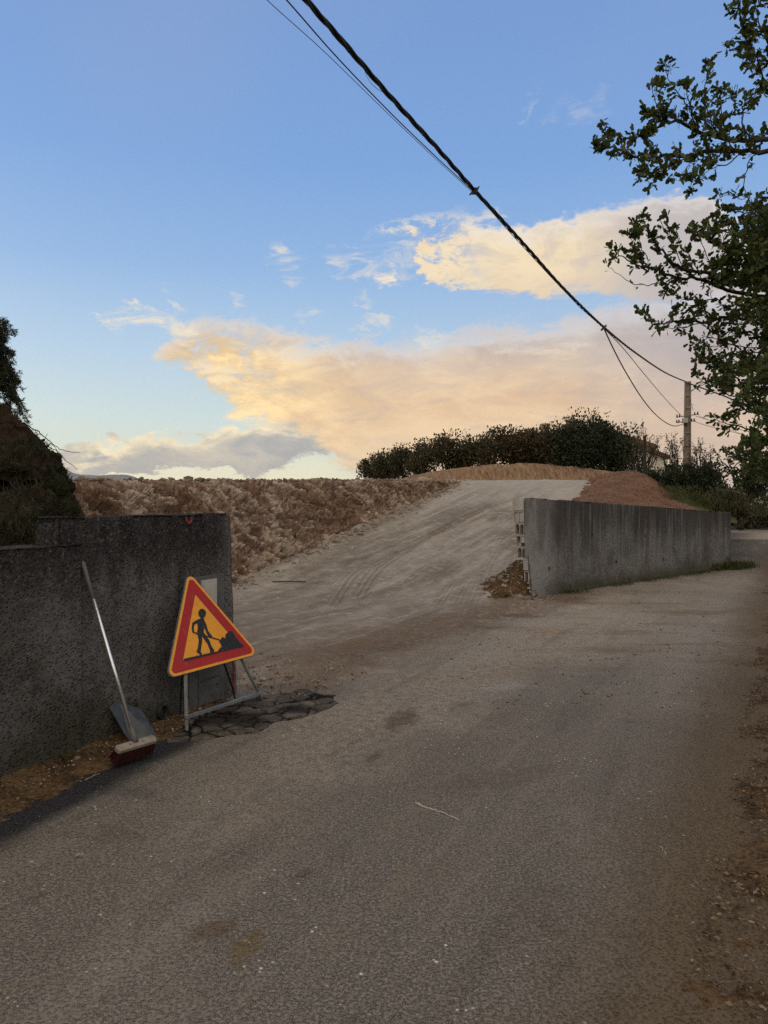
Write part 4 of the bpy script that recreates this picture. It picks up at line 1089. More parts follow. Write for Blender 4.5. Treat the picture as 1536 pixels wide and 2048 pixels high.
# red paint marks: a hook on the top edge and a smear at the broken end
pm = MB(); loop = [on_left(*q) for q in [(371, 1034), (372, 1041), (376, 1046), (381, 1044), (383, 1036)]]
pm.tube([WM @ Vector((s, -.003, z)) for s, z in loop], [.008, .010, .013, .010, .008], 6)
M_pink = simple('faded_red_paint', (.15, .030, .034), .8, .4, 40)
pm.build('paint_mark', M_pink, wl)
pm = MB(); 
for k in range(9):
    s, z = on_left(464 + (k % 3), 1325 + k * 7); rr = random.uniform(.012, .026)
    pm.add([WM @ Vector((s + rr * math.cos(a) * random.uniform(.3, .8), -.010, z + rr * 1.6 * math.sin(a))) for a in np.linspace(0, 5.6, 8)] + [WM @ Vector((s, -.001, z))], [tuple(range(8))] + [(i, (i + 1) % 8, 8) for i in range(8)])
pm.build('paint_mark', M_pink, wl)

# ---- meter box set in that wall
def quad_on(px0, py0, px1, py1):
    a = on_left(px0, py0); b = on_left(px1, py1); return a[0], a[1], b[0], b[1]
sA, zT = on_left(398, 1161); sB, _ = on_left(428, 1161)
sL, _ = on_left(376, 1300); sR, _ = on_left(446, 1300); s1, zt = on_left(393, 1330); s2, zb = on_left(434, 1400)
mbx = thing('meter_box', WM @ Vector((s1, 0, 0)), 'meter box with white cover and grey doors in the wall behind the sign', 'meter box')
b = MB(); b.box((sL, -.014, -.05), (sR, .01, zT + .03), WM); b.build('surround', M_cement, mbx, bevel=.004)
b = MB(); b.box((sA, -.030, .62), (sB, -.0145, zT), WM); b.box((sA + .012, -.034, .635), (sB - .012, -.0305, zT - .03), WM); b.build('cover', M_white, mbx, bevel=.003)
zm = on_left(412, 1358)[1]
b = MB(); b.box((s1, -.026, .02), (s2, -.0145, zm - .004), WM); b.build('door', M_slate, mbx, bevel=.002)
b = MB(); b.box((s1, -.026, zm + .004), (s2, -.0145, .60), WM); b.build('door', M_slate, mbx, bevel=.002)
b = MB(); b.tube([WM @ Vector((s2 - .03, -.032, zm - .06)), WM @ Vector((s2 - .03, -.025, zm - .06))], .008, 10); b.build('lock', M_wire, mbx)
# ---- drain pipe stub
s_, z_ = on_left(319, 1424); b = MB(); c0 = WM @ Vector((s_, -.045, z_)); c1 = WM @ Vector((s_, .05, z_)); n_ = 16
vs = []; fs = []
for j, (c, r) in enumerate([(c0, .045), (c0, .036), (c1, .036), (c1, .045)]):
    for i in range(n_):
        a = 2 * math.pi * i / n_; vs.append(c + WD * math.cos(a) * r + Vector((0, 0, 1)) * math.sin(a) * r * 1.25)
for j in range(4):
    for i in range(n_): fs.append((j * n_ + i, j * n_ + (i + 1) % n_, ((j + 1) % 4) * n_ + (i + 1) % n_, ((j + 1) % 4) * n_ + i))
b.add(vs, fs); o = b.build('drain_pipe', M_wire, None, True); tag(o, 'short black drain pipe stub low in the dark left wall, right of the metal scoop', 'pipe')

# ---- right wall with the open block end
RO = Vector((2.43, 12.08, 0)); RB = -RNv
RM = Matrix(((RW.x, RB.x, 0, RO.x), (RW.y, RB.y, 0, RO.y), (0, 0, 1, 0), (0, 0, 0, 1)))
def lean(z): return -.03 - .26 * max(0, min(z, 1.63)) / 1.63
def rtop(s): return 1.635 - .335 * max(0, s) / 7.9 - .012 * math.exp(-((s - .6) / .15) ** 2)
wr = thing('block_wall', RO, 'long stained cement-rendered wall with an open hollow-block end beside the ramp', 'wall')
sweep_wall('rendered_face', RO, RW, RB, lambda z: lean(z), lambda z: 7.75, -.3, rtop, 0, .022, M_wall_r, wr, 420, .015, .004, 15)
sweep_wall('wall_core', RO, RW, RB, lambda z: lean(z) + .24, lambda z: 7.76, -.3, lambda s: rtop(s) - .004, .024, .215, M_block, wr, 60, .01, .003, 17)
zz = 1.63
course = ['solid', 'filled', 'open', 'broken', 'open', 'half', 'front', 'front', 'low']
for k, kind in enumerate(course):
    zt = 1.625 - k * .196; zb = zt - .188; l = lean((zt + zb) / 2); b = MB()
    def bx(s0, d0, z0, s1, d1, z1): b.box((l + s0, d0, z0), (l + s1, d1, z1), RM)
    if kind == 'solid': bx(.01, .024, zb, .235, .212, zt)
    elif kind in ('low',): bx(.03, .024, zb + .04, .235, .10, zt - .08)
    else:
        wb_ = .212 if kind in ('filled', 'open', 'broken') else .115
        bx(.012, .024, zt - .030, .235, wb_, zt)                       # top web and mortar bed
        bx(.010, .024, zb, .235, .036, zt - .031)                      # front shell
        if wb_ > .2:
            bx(.014, .110, zb, .235, .124, zt - .031); bx(.010, .199, zb, .235, .212, zt - .031)
        else: bx(.012, .100, zb, .235, .115, zt - .031)
        if kind == 'filled': bx(.028, .037, zb + .002, .235, .109, zt - .032); bx(.030, .125, zb + .002, .235, .198, zt - .032)
        if kind == 'broken': bx(.02, .037, zb + .05, .235, .109, zt - .032); bx(.06, .125, zb, .20, .198, zb + .06)
        if kind == 'half': bx(.008, .024, zb, .235, .100, zt - .032)
        if kind == 'open':
            for c_ in (.073, .162):   # rounded cell heads
                bx(.016, c_ - .036, zt - .050, .235, c_ - .022, zt - .0315); bx(.016, c_ + .022, zt - .050, .235, c_ + .036, zt - .0315)
    b.build('hollow_block', M_block, wr, bevel=.003)
def on_right(px, py):
    d = P(px, py, 1.0) - Vector((0, 0, CAMZ)); o = Vector((0, 0, CAMZ)); t = (RO - o).dot(RNv) / d.dot(RNv); q = o + d * t; return (q - RO).dot(RW), q.z
for px, py, r in [(1098, 1137, .030), (1140, 1172, .030), (1184, 1069, .022), (1232, 1123, .026), (1290, 1072, .02), (1326, 1118, .024), (1430, 1074, .02), (1258, 1158, .022), (1398, 1112, .018)]:
    s, z = on_right(px, py); b = MB(); n_ = 9
    ring = [(s + r * random.uniform(.3, .7) * math.cos(a), z + r * random.uniform(1.0, 1.6) * math.sin(a)) for a in np.linspace(0, 2 * math.pi, n_, endpoint=False)]
    b.prism([(x, y) for x, y in ring], -.0, .006, RM @ Matrix(((1, 0, 0, 0), (0, 0, 1, -.010), (0, 1, 0, 0), (0, 0, 0, 1)))); b.build('hole_shade_disc', M_wire, wr)  # raised black discs stand in for the shade inside small weep holes

# ---- rubble beside the block end
def stones(name, pts, sizes, label, cat, mat, seed, parent=None, kind='stuff'):
    rng = np.random.default_rng(seed); bm = bmesh.new(); bmesh.ops.create_icosphere(bm, subdivisions=1, radius=1); T = np.array([v.co[:] for v in bm.verts]); Fc = np.array([[v.index for v in f.verts] for f in bm.faces]); bm.free()
    n = len(pts); V_ = np.zeros((n, len(T), 3))
    for i in range(n):
        s = sizes[i] * np.array([rng.uniform(.6, 1.2), rng.uniform(.6, 1.2), rng.uniform(.35, .8)]); q = T * (1 + rng.normal(size=(len(T), 1)) * .17) * s
        a = Euler(rng.uniform(-.7, .7, 3) + [0, 0, rng.uniform(0, 6.28)]).to_matrix(); V_[i] = q @ np.array(a).T + pts[i]
    f = (Fc[None] + (np.arange(n) * len(T))[:, None, None]).reshape(-1, 3); o = np_mesh(name, V_.reshape(-1, 3), f, mat)
    return tag(o, label, cat, None, kind)
def ramp_z(x, y): return float(R_prof(np.array(y)))
nx, ny = 120, 120; X, Y = np.meshgrid(np.linspace(1.35, 3.1, nx), np.linspace(11.3, 14.2, ny), indexing='ij'); q = np.stack([X.ravel(), Y.ravel(), np.zeros(X.size)], 1)
hh = .30 * np.exp(-(((X - 2.38) / .28) ** 2 + ((Y - 12.62) / .5) ** 2)) + .25 * np.exp(-(((X - 2.15) / .40) ** 2 + ((Y - 12.4) / .8) ** 2))
w_ = worley(q * 9, 4); hh = hh * (1 + .35 * (w_[2].reshape(X.shape) - .5)) + fbm(q * 12, 3, 77).reshape(X.shape) * .03 * (hh > .03) - .05 + R_prof(Y)
# keep the heap behind the wall face
front = (X - RO.x) * RNv.x + (Y - RO.y) * RNv.y; hh = np.where(front > -.06, -.3, hh)
o = grid_mesh('rubble_heap', np.stack([X, Y, hh], -1), M_verge, False); stuff(o, 'small heap of brown rubble against the open block end of the long wall', 'rubble')
rng = np.random.default_rng(9); pts = []
for k in range(230):
    x = rng.normal(2.2, .24); y = rng.normal(12.35, .55)
    if (x - RO.x) * RNv.x + (y - RO.y) * RNv.y > -.03 and y > 12.0: continue
    h = .32 * math.exp(-(((x - 2.38) / .28) ** 2 + ((y - 12.62) / .5) ** 2)) + .25 * math.exp(-(((x - 2.15) / .40) ** 2 + ((y - 12.4) / .8) ** 2)) - .04
    pts.append((x, y, max(h, 0.0) + .01 + ramp_z(x, y)))
stones('rubble', pts, rng.gamma(2, .009, len(pts)) + .006, 'loose broken stones scattered round the block end of the long wall', 'rubble', M_stone, 10)
# stones at the foot of the bank
pts = []; 
for k in range(1500):
    y = rng.uniform(10, 23.5); b_ = bank_base(y); off = abs(rng.normal(0, .20)) ; x = b_.x + .9 * off + .02; yy = y - .42 * off
    pts.append((x, yy, ramp_z(x, yy) + .012))
stones('stone', pts, rng.gamma(1.6, .012, len(pts)) + .008, 'loose stones along the foot of the rocky cut bank', 'stones', M_stone, 11)
pts = []
for k in range(700):   # clods on and above the bank face
    y = rng.uniform(8, 24); b_ = bank_base(y); w = min(1, max(.12, (24.8 - y) / 9)) * 1.15; top = 1.83 + .35 * min(1, max(0, (y - 9) / 14))
    pts.append((b_.x - .9 * w + rng.normal(0, .1) - .1, b_.y + .42 * w + rng.normal(0, .1), top + .02 + rng.uniform(0, .03)))
stones('stone', pts, rng.gamma(1.5, .014, len(pts)) + .01, 'small clods and stones along the top edge of the cut bank', 'stones', M_stone, 12)
pts = []
for k in range(260):
    p_ = P(rng.uniform(1170, 1370), rng.uniform(1000, 1016), 19.4); pts.append(tuple(p_))
# gravel at the wall end and foot
pts = []
for k in range(650):
    x = rng.normal(-.78, .28); y = rng.normal(6.9, .42)
    if x < -4.16 + .484 * y + .25 and y < 6.2: continue
    pts.append((x, y, .018))
stones('gravel', pts, rng.gamma(1.5, .0045, len(pts)) + .004, 'loose gravel just past the end of the left wall', 'gravel', M_stone, 13)
pts = []
for k in range(420):
    y = rng.uniform(3.2, 5.6); d = abs(rng.normal(0, .12)) + .02; v = wallL(y, d, .02 + .02 * rng.random()); pts.append(tuple(v))
stones('gravel', pts, rng.gamma(1.6, .0026, len(pts)) + .0025, 'pebbles on the soil strip at the foot of the dark left wall', 'gravel', M_stone, 14)
pts = []
for k in range(800):
    y = rng.uniform(2.0, 11) ** 1.0; x = rng.uniform(-2.0, 3.5)
    pts.append((x, y, .002))
stones('pebbles', pts, rng.gamma(1.3, .0015, len(pts)) + .0016, 'tiny pale pebbles strewn over the lane surface', 'pebbles', M_stone, 15)
def ground_px(px, py, z=.0):
    Y = (CAMZ - z) * F / (py - 1000); v = P(px, py, Y); return v
for px, py, r, lab in [(457, 2041, .013, 'pale flat stone at the bottom edge of the photo'), (397, 2014, .006, 'small white pebble up from the pale flat stone'), (496, 1862, .006, 'white pebble left of the row of brown stains'),
                       (1020, 1897, .007, 'dark clod on the lane near the bottom, right of centre'), (375, 1921, .007, 'dark clod left of the yellowish stain'), (750, 1785, .006, 'dark clod on the lane below the twig'), (1475, 2017, .010, 'pale stone in the lower right corner')]:
    c = ground_px(px, py, .003); rng2 = np.random.default_rng(px); o = stones('pebble', [tuple(c)], [r], lab, 'stone', M_stone if 'dark' not in lab else M_litter, px, kind=None)
    o.pop('kind', None) if 'kind' in o else None

# ---- broken asphalt by the sign
xs = np.arange(-1.9, -.15, .008); ys = np.arange(4.75, 6.55, .008); X, Y = np.meshgrid(xs, ys, indexing='ij'); q = np.stack([X.ravel(), Y.ravel(), np.zeros(X.size)], 1)
wq = q.copy(); wq[:, :2] += np.stack([fbm(q * 5, 3, 91), fbm(q * 5 + 7, 3, 92)], 1) * .045
ang = math.radians(35); R2 = np.array([[math.cos(ang), -math.sin(ang)], [math.sin(ang), math.cos(ang)]]); u = wq[:, :2] @ R2
f1, f2, cid = worley(np.stack([u[:, 0] * 6.4, u[:, 1] * 8.6, np.zeros(len(u)) + .5], 1) * [1, 1, 0] + [0, 0, .5], 6)
gap = np.clip((f2 - f1 + fbm(q * 18, 2, 95) * .03) / .16, 0, 1); gap = np.clip(gap * 2.2, 0, 1)
cx, cy = -.98, 5.52; ax_ = (X - cx) * .62 + (Y - cy) * .78; bx_ = (X - cx) * .78 - (Y - cy) * .62
mask = 1 - ((ax_ / .80) ** 2 + (bx_ / .36) ** 2) + fbm(q * 4, 3, 93).reshape(X.shape) * .45
mm = np.clip(mask / .30, 0, 1).ravel(); h = .003 + mm * (gap * (.010 + .010 * cid + (u[:, 0] * (cid - .5)) * .0) + fbm(q * 30, 3, 94) * .003); h = np.where(mm <= 0, -.03, h)
G = np.stack([X.ravel(), Y.ravel(), h], 1).reshape(X.shape + (3,)); o = grid_mesh('broken_asphalt', G, M_crack, True)
at = o.data.attributes.new('crack', 'FLOAT', 'POINT'); at.data.foreach_set('value', np.clip(1 - np.clip((f2 - f1 - .035 + fbm(q * 9, 3, 97) * .06) / .08, 0, 1) + np.clip(fbm(q * 3, 3, 96) * 1.6 - .25, 0, 1) * .8, 0, 1).astype(np.float32))
struct(o)

# ---- road works sign
SA = P(334, 1358, 5.0); SB = P(518, 1308, 5.62); sx = (SB - SA); side_ = sx.length; sx.normalize()
bk_ = Vector((-sx.y, sx.x, 0)).normalized(); th = math.radians(22.5); sy = (Vector((0, 0, 1)) - sx * sx.z).normalized() * math.cos(th) + bk_ * math.sin(th); sn = sx.cross(sy).normalized(); sy = sn.cross(sx)
SO = (SA + SB) / 2
sy *= 1.035
SM = Matrix(((sx.x, sy.x, sn.x, SO.x), (sx.y, sy.y, sn.y, SO.y), (sx.z, sy.z, sn.z, SO.z), (0, 0, 0, 1)))
Htri = side_ * math.sqrt(3) / 2
def tri(inset, rad, n=7):
    c = [(-side_ / 2, 0), (side_ / 2, 0), (0, Htri)]; g = (0, Htri / 3); r_in = Htri / 3; k = (r_in - inset - rad) / r_in; pts = []
    for i, (x, y) in enumerate(c):
        cx_, cy_ = g[0] + (x - g[0]) * k, g[1] + (y - g[1]) * k; a0 = [math.radians(150), math.radians(270), math.radians(30)][i]
        for j in range(n): a = a0 + math.radians(120) * j / (n - 1); pts.append((cx_ + rad * math.cos(a), cy_ + rad * math.sin(a)))
    return pts
sg = thing('road_works_sign', SO - Vector((0, 0, SO.z)), 'yellow and red triangular roadworks warning sign on a metal stand leaning at the left wall', 'road sign')
b = MB(); b.prism(tri(0, .040), -.026, -.0015, SM); b.build('rim', M_signback, sg, bevel=.003)
b = MB(); b.prism(tri(.003, .038), -.001, .0005, SM); b.build('border', M_yel, sg)
b = MB(); b.prism(tri(.020, .026), .0008, .0014, SM); b.build('red_band', M_red, sg)
b = MB(); b.prism(tri(.020 + .070, .004), .0017, .0023, SM); b.build('face', M_yel, sg)
SI = SM.inverted()
def on_sign(zx, zy):
    px, py = 300 + zx * 300 / 1536, 1100 + zy * 300 / 1536; d = P(px, py, 1.0) - Vector((0, 0, CAMZ)); o = Vector((0, 0, CAMZ)); t = (SO - o).dot(sn) / d.dot(sn); q = SI @ (o + d * t); return (q.x, q.y)
def decal(lst, name, lo=.0026):
    b = MB()
    for i, poly in enumerate(lst): b.prism([on_sign(*p) for p in poly][::1], lo + i * .00025, lo + .0005 + i * .00025, SM)
    return b.build(name, M_blk, sg)
head = [(532 + 40 * math.cos(a), 650 + 48 * math.sin(a)) for a in np.linspace(0, 2 * math.pi, 22, endpoint=False)]
decal([head, [(515, 685), (549, 690), (550, 716), (512, 712)],
       [(488, 712), (520, 700), (553, 712), (566, 765), (547, 830), (552, 866), (500, 876), (480, 850), (487, 800), (483, 760)],
       [(492, 710), (432, 742), (424, 800), (433, 852), (453, 850), (446, 800), (453, 767), (494, 748)],
       [(548, 708), (572, 757), (591, 828), (630, 878), (642, 903), (612, 906), (575, 852), (556, 803), (540, 760)],
       [(483, 846), (528, 858), (532, 940), (521, 1000), (516, 1042), (530, 1066), (516, 1080), (474, 1046), (487, 1000), (497, 930), (486, 880)],
       [(516, 862), (552, 850), (602, 920), (627, 985), (657, 1030), (650, 1046), (614, 1056), (608, 1018), (584, 960), (543, 905)]], 'worker_figure')
decal([[(448, 838), (524, 868), (600, 882), (712, 918), (710, 930), (598, 896), (520, 882), (446, 850)], [(703, 940), (738, 890), (760, 905), (752, 942), (722, 962)]], 'shovel_figure', .0052)
decal([[(686, 1052), (700, 1020), (728, 990), (720, 965), (748, 942), (742, 915), (768, 900), (772, 860), (790, 850), (800, 838), (822, 831), (846, 843), (872, 892), (915, 945), (960, 992)]], 'heap_figure', .0060)
decal([[(342, 1116), (700, 1036), (704, 1052), (345, 1141)]], 'ground_figure', .0068)
def stand(name, l, r, mat, n=4):
    b = MB(); b.tube([P(*p) for p in l], r, n); b.build(name, mat, sg, bevel=.0)
stand('front_leg', [(371, 1325, 5.16), (372, 1380, 5.13), (374, 1463, 5.10)], .015, M_galv)
stand('front_leg', [(480, 1312, 5.54), (492, 1338, 5.62), (517, 1385, 5.80), (526, 1403, 5.88)], .013, M_signback)
stand('crossbar', [(371, 1435, 5.09), (445, 1411, 5.43), (522, 1386, 5.80)], .015, M_galv)
stand('rear_leg', [(366, 1335, 5.30), (363, 1370, 5.36), (360, 1436, 5.42)], .009, M_wire)
stand('rear_leg', [(446, 1322, 5.72), (452, 1337, 5.80), (466, 1378, 5.92), (470, 1398, 5.94)], .009, M_wire)

# ---- broom
bc = P(272, 1489, 4.47); htop = P(165, 1123, 4.655); ax2 = Vector((.136, .185, -.003)).normalized(); u2 = (htop - bc).normalized(); u2 = (u2 - ax2 * u2.dot(ax2)).normalized(); u2 = (Matrix.Rotation(math.radians(50), 3, ax2) @ u2); v2 = ax2.cross(u2)
BMx = Matrix(((ax2.x, v2.x, u2.x, bc.x), (ax2.y, v2.y, u2.y, bc.y), (ax2.z, v2.z, u2.z, bc.z), (0, 0, 0, 1)))
br = thing('broom', (bc.x, bc.y, 0), 'long broom with aluminium handle and red bristles leaning on the dark left wall', 'broom')
b = MB(); b.prism([(-.132, -.027), (.132, -.027), (.139, 0), (.132, .027), (-.132, .027), (-.139, 0)], -.014, .016, BMx); b.build('head', M_wood, br, bevel=.007)
b = MB(); rr = np.random.default_rng(4)
for i in range(34):
    for j in range(5):
        x = -.126 + i * .0077; y = -.022 + j * .012
        for k in range(3):
            p0 = BMx @ Vector((x, y, -.0165)); p1 = BMx @ Vector((x * 1.05 + rr.normal() * .004 - .012, y * 1.35 + rr.normal() * .004, -.085 + rr.normal() * .003)); b.tube([p0, p1], [.0032, .0022], 4)
b.build('bristles', M_bristle, br)
dirh = (htop - bc).normalized(); L_ = (htop - bc).length
def ph(t): return bc + dirh * (L_ * t)
b = MB(); b.tube([ph(.012), ph(.05), ph(.085)], [.021, .018, .014], 12); b.build('socket', M_sock, br, True)
b = MB(); b.tube([ph(.06), ph(.80)], .0108, 14); b.build('handle', M_alu, br, True)
b = MB(); b.tube([ph(.79), ph(.90), ph(.985), ph(1.0)], [.0118, .0128, .0145, .010], 12); b.build('grip', M_sock, br, True)
for q_ in (.045, -.045):
    b = MB(); b.tube([BMx @ Vector((q_, 0, .0175)), BMx @ Vector((q_, 0, .0215))], .006, 8); b.build('screw', M_galv, br)

# ---- folded sheet-metal scoop against the wall
BL, BR, TR_, TL = P(262, 1487, 4.84), P(318, 1481, 4.93), P(284, 1421, 5.06), P(238, 1406, 4.92)
sc_ = thing('metal_scoop', ((BL + BR) / 2), 'dark grey folded sheet metal scoop propped on the wall behind the broom', 'scoop')
nn = (BR - BL).cross(TL - BL).normalized(); nn = nn if nn.y < 0 else -nn
def plate(name, pts, th=.004):
    b = MB(); k = len(pts); n_ = (pts[1] - pts[0]).cross(pts[2] - pts[0]).normalized(); b.add([p for p in pts] + [p + n_ * th for p in pts], [tuple(range(k))[::-1], tuple(range(k, 2 * k))] + [(i, (i + 1) % k, k + (i + 1) % k, k + i) for i in range(k)]); b.build(name, M_pan, sc_)
plate('tray', [BL, BR, TR_, P(262, 1410, 5.0), TL])
plate('side_flange', [BL + nn * .002, TL + nn * .002, P(233, 1402, 4.90), P(218, 1415, 4.80), P(250, 1470, 4.80)])
plate('front_lip', [BL, BL + nn * .012 + Vector((0, 0, -.008)), BR + nn * .012 + Vector((0, 0, -.008)), BR])
b = MB(); b.tube([P(258, 1412, 4.99), P(264, 1399, 5.0), P(272, 1400, 5.02), P(274, 1413, 5.03)], .008, 8); b.build('handle', M_pan, sc_, True)

# ---- utility pole
py0 = P(1374, 985, 28); ptop = P(1372.5, 765, 28); hP = ptop.z - py0.z
up_ = thing('utility_pole', py0, 'ribbed concrete utility pole with crossarms on the right', 'pole')
def pole_M(): return Matrix.Translation(py0) @ Matrix.Rotation(math.radians(-14), 4, 'Z')
PM = pole_M(); b = MB()
def taper(x0, x1, y0, y1, z0, z1, k0, k1):
    b.add([(x0 * k0, y0 * k0, z0), (x1 * k0, y0 * k0, z0), (x1 * k0, y1 * k0, z0), (x0 * k0, y1 * k0, z0), (x0 * k1, y0 * k1, z1), (x1 * k1, y0 * k1, z1), (x1 * k1, y1 * k1, z1), (x0 * k1, y1 * k1, z1)],
          [(0, 3, 2, 1), (4, 5, 6, 7), (0, 1, 5, 4), (1, 2, 6, 5), (2, 3, 7, 6), (3, 0, 4, 7)], PM)
w1, w0 = 1.0, 1.28
taper(-.108, -.075, -.09, .09, 0, hP, w0, w1); taper(.075, .108, -.09, .09, 0, hP, w0, w1)
taper(-.074, .074, -.045, .045, 0, hP - .02, w0, w1)
b.build('shaft', M_conc, up_, bevel=.008)
z = .35
while z < hP:
    k = w0 + (w1 - w0) * z / hP; r = MB(); r.box((-.074 * k, -.088 * k, z), (.074 * k, -.046 * k, z + .055), PM); r.build('rung', M_conc, up_)
    z += .47
b = MB(); b.box((-.112, -.095, hP), (.112, .095, hP + .03), PM); b.build('cap', M_conc, up_, bevel=.006)
def zz_(py): return CAMZ + (1000 - py) * 28 / F
for (a0, a1) in [((1352.5, 834.5), (1398.5, 828)), ((1352.5, 845), (1391, 841.5))]:
    b = MB(); b.tube([P(a0[0], a0[1], 27.80), P(a1[0], a1[1], 27.80)], .018, 6); b.build('crossarm', M_galv, up_)
    for t in (.03, .14, .80, .93):
        x = a0[0] + (a1[0] - a0[0]) * t; y = a0[1] + (a1[1] - a0[1]) * t; b = MB(); c = P(x, y, 27.80)
        b.tube([c + Vector((0, 0, -.02)), c + Vector((0, 0, .0)), c + Vector((0, 0, .04)), c + Vector((0, 0, .09))], [.02, .034, .022, .03], 8); b.build('insulator', M_wire, up_, True)
b = MB(); c = P(1370, 841, 27.70); b.box((c.x - .085, c.y - .06, c.z - .09), (c.x + .085, c.y + .09, c.z + .09)); b.build('junction_box', M_white, up_, bevel=.01)
b = MB(); c = P(1371, 850, 27.72); b.box((c.x - .05, c.y - .05, c.z - .05), (c.x + .05, c.y + .07, c.z + .07)); b.build('bracket', M_wire, up_, bevel=.008)
b = MB(); b.tube([P(*q) for q in [(1381, 804, 27.9), (1379.5, 790, 27.9), (1382, 783, 27.9), (1390, 777, 27.9), (1400, 772, 27.8), (1410, 768, 27.7)]], .018, 6); b.build('bracket_arm', M_galv, up_, True)
b = MB(); b.tube([P(*q) for q in [(1382, 806, 27.85), (1385, 812, 27.85), (1382, 816, 27.85), (1386, 820, 27.85), (1384, 808, 27.85)]], .007, 4); b.build('loose_wire', M_wire, up_, True)

# ---- overhead cables, all in the vertical plane between this pole and the next behind the camera
Q1 = Vector((ptop.x, ptop.y)); Q0 = Vector((-.58, 5.5)); DQ = Q1 - Q0
def onq(px, py, off=0.0):
    r = (px - CX) / F; lam = (r * Q0.y - Q0.x) / (DQ.x - r * DQ.y); v = P(px, py, Q0.y + lam * DQ.y + off); return v
def back(z0, z1, x0=0): return [Vector((Q0.x - DQ.x * .55 + x0, Q0.y - DQ.y * .55, z1)), Vector((Q0.x - DQ.x * .28 + x0, Q0.y - DQ.y * .28, (z0 + z1) / 2 - .06))]
mainp = back(5.32, 6.0) + [onq(*p) for p in [(612, 0), (669, 65), (728, 133), (773, 185), (832, 250), (874, 296), (949, 381), (1000, 436), (1060, 502), (1130, 580), (1208, 655), (1270, 705), (1330, 745)]] + [ptop + Vector((0, 0, .02))]
C = crom([tuple(p) for p in mainp], np.linspace(0, len(mainp) - 1, 620)); seg = np.r_[0, np.cumsum(np.linalg.norm(np.diff(C, axis=0), axis=1))]
cb = thing('overhead_cable', Vector(C[0]), 'thick twisted black power cable crossing the sky from the top to the pole', 'cable')
side2 = Vector((DQ.y, -DQ.x, 0)).normalized()
for k in range(3):
    pts = []
    for i in range(len(C)):
        a = seg[i] * 2 * math.pi / .85 + k * 2 * math.pi / 3 + .5 * math.sin(seg[i] * 1.3); r = .0135
        t = Vector(C[min(i + 1, len(C) - 1)] - C[max(i - 1, 0)]).normalized(); w = side2; vv = t.cross(w).normalized()
        pts.append(Vector(C[i]) + w * r * math.cos(a) + vv * r * math.sin(a))
    b = MB(); b.tube(pts, .0115, 6); b.build('strand', M_wire, cb, True)
for l in [[(728, 137), (733, 152), (741, 166), (755, 178), (773, 189)], [(832, 252), (838, 263), (845, 271), (855, 279)], [(700, 97), (706, 102), (712, 112)]]:
    b = MB(); b.tube([onq(*p) for p in l], .0022, 4); b.build('loose_loop', M_wire, cb, True)
b = MB(); c = onq(949, 382); b.box((c.x - .03, c.y - .03, c.z - .03), (c.x + .03, c.y + .03, c.z + .03)); b.tube([onq(940, 389), onq(947, 383), onq(954, 380), onq(958, 373)], [.010, .016, .014, .008], 6); b.build('clamp', M_wire, cb)
b = MB(); b.tube([onq(1203, 660), onq(1208, 655), onq(1212, 651)], [.02, .03, .02], 6); b.build('clamp', M_wire, cb)
def dens(pts):
    out = [Vector(pts[0])]
    for a, b in zip(pts[:-1], pts[1:]):
        a = Vector(a); b = Vector(b); k = max(1, int((b - a).length / .5)); out += [a + (b - a) * (i + 1) / k for i in range(k)]
    return out
def wire(name, pts, r, label, group=None, ext=None):
    if name == 'telephone_wire': pts = dens(pts)
    C = crom([tuple(p) for p in pts], np.linspace(0, len(pts) - 1, max(40, (4 if len(pts) > 30 else 14) * len(pts)))); b = MB(); b.tube([Vector(c) for c in C], r, 5); o = b.build(name, M_wire, None, True)
    return tag(o, label, 'wire', group)
wire('telephone_wire', back(5.2, 5.8, -.1) + [onq(*p) for p in [(573, 0), (676, 117), (786, 231), (870, 312), (943, 380), (975, 414), (1030, 476), (1100, 552), (1160, 615), (1208, 657)]], .0055, 'medium black wire running just below the thick twisted cable')
wire('telephone_wire', back(5.1, 5.7, -.2) + [onq(*p) for p in [(534, 0), (646, 101), (760, 212), (812, 262), (880, 326), (943, 383)]], .0028, 'thinnest wire, leftmost where the cables leave the top of the photo')
wire('drop_wire', [onq(1208, 657), onq(1228, 700), onq(1252, 745), onq(1283, 795), onq(1310, 828), onq(1333, 846), onq(1350, 852), P(1366, 848, 27.75)], .014, 'slack wire drooping in a curve from the cable clamp to the pole')
wire('drop_wire', [onq(1208, 657), onq(1245, 695), onq(1290, 750), onq(1330, 797), P(1364, 833, 27.8)], .009, 'straighter thin wire from the cable clamp down to the upper crossarm')
for l, r, lab in [([(1376, 766, 28), (1395, 773, 27), (1420, 782, 26), (1460, 797, 24), (1560, 845, 20), (1800, 930, 14)], .025, 'thick cable leaving the pole top to the right into the oak'),
                  ([(1391, 832, 27.8), (1420, 841, 27), (1470, 856, 26), (1560, 880, 24), (1800, 930, 20)], .009, 'thin wire from the upper crossarm into the oak'),
                  ([(1397, 831, 27.8), (1440, 850, 27), (1500, 874, 26), (1700, 940, 22)], .006, 'thinnest wire right of the upper crossarm'),
                  ([(1388, 843, 27.8), (1420, 853, 27), (1465, 864, 26), (1560, 888, 24), (1800, 940, 20)], .009, 'thin wire from the lower crossarm into the oak')]:
    wire('line_wire', [P(*p) for p in l], r, lab)

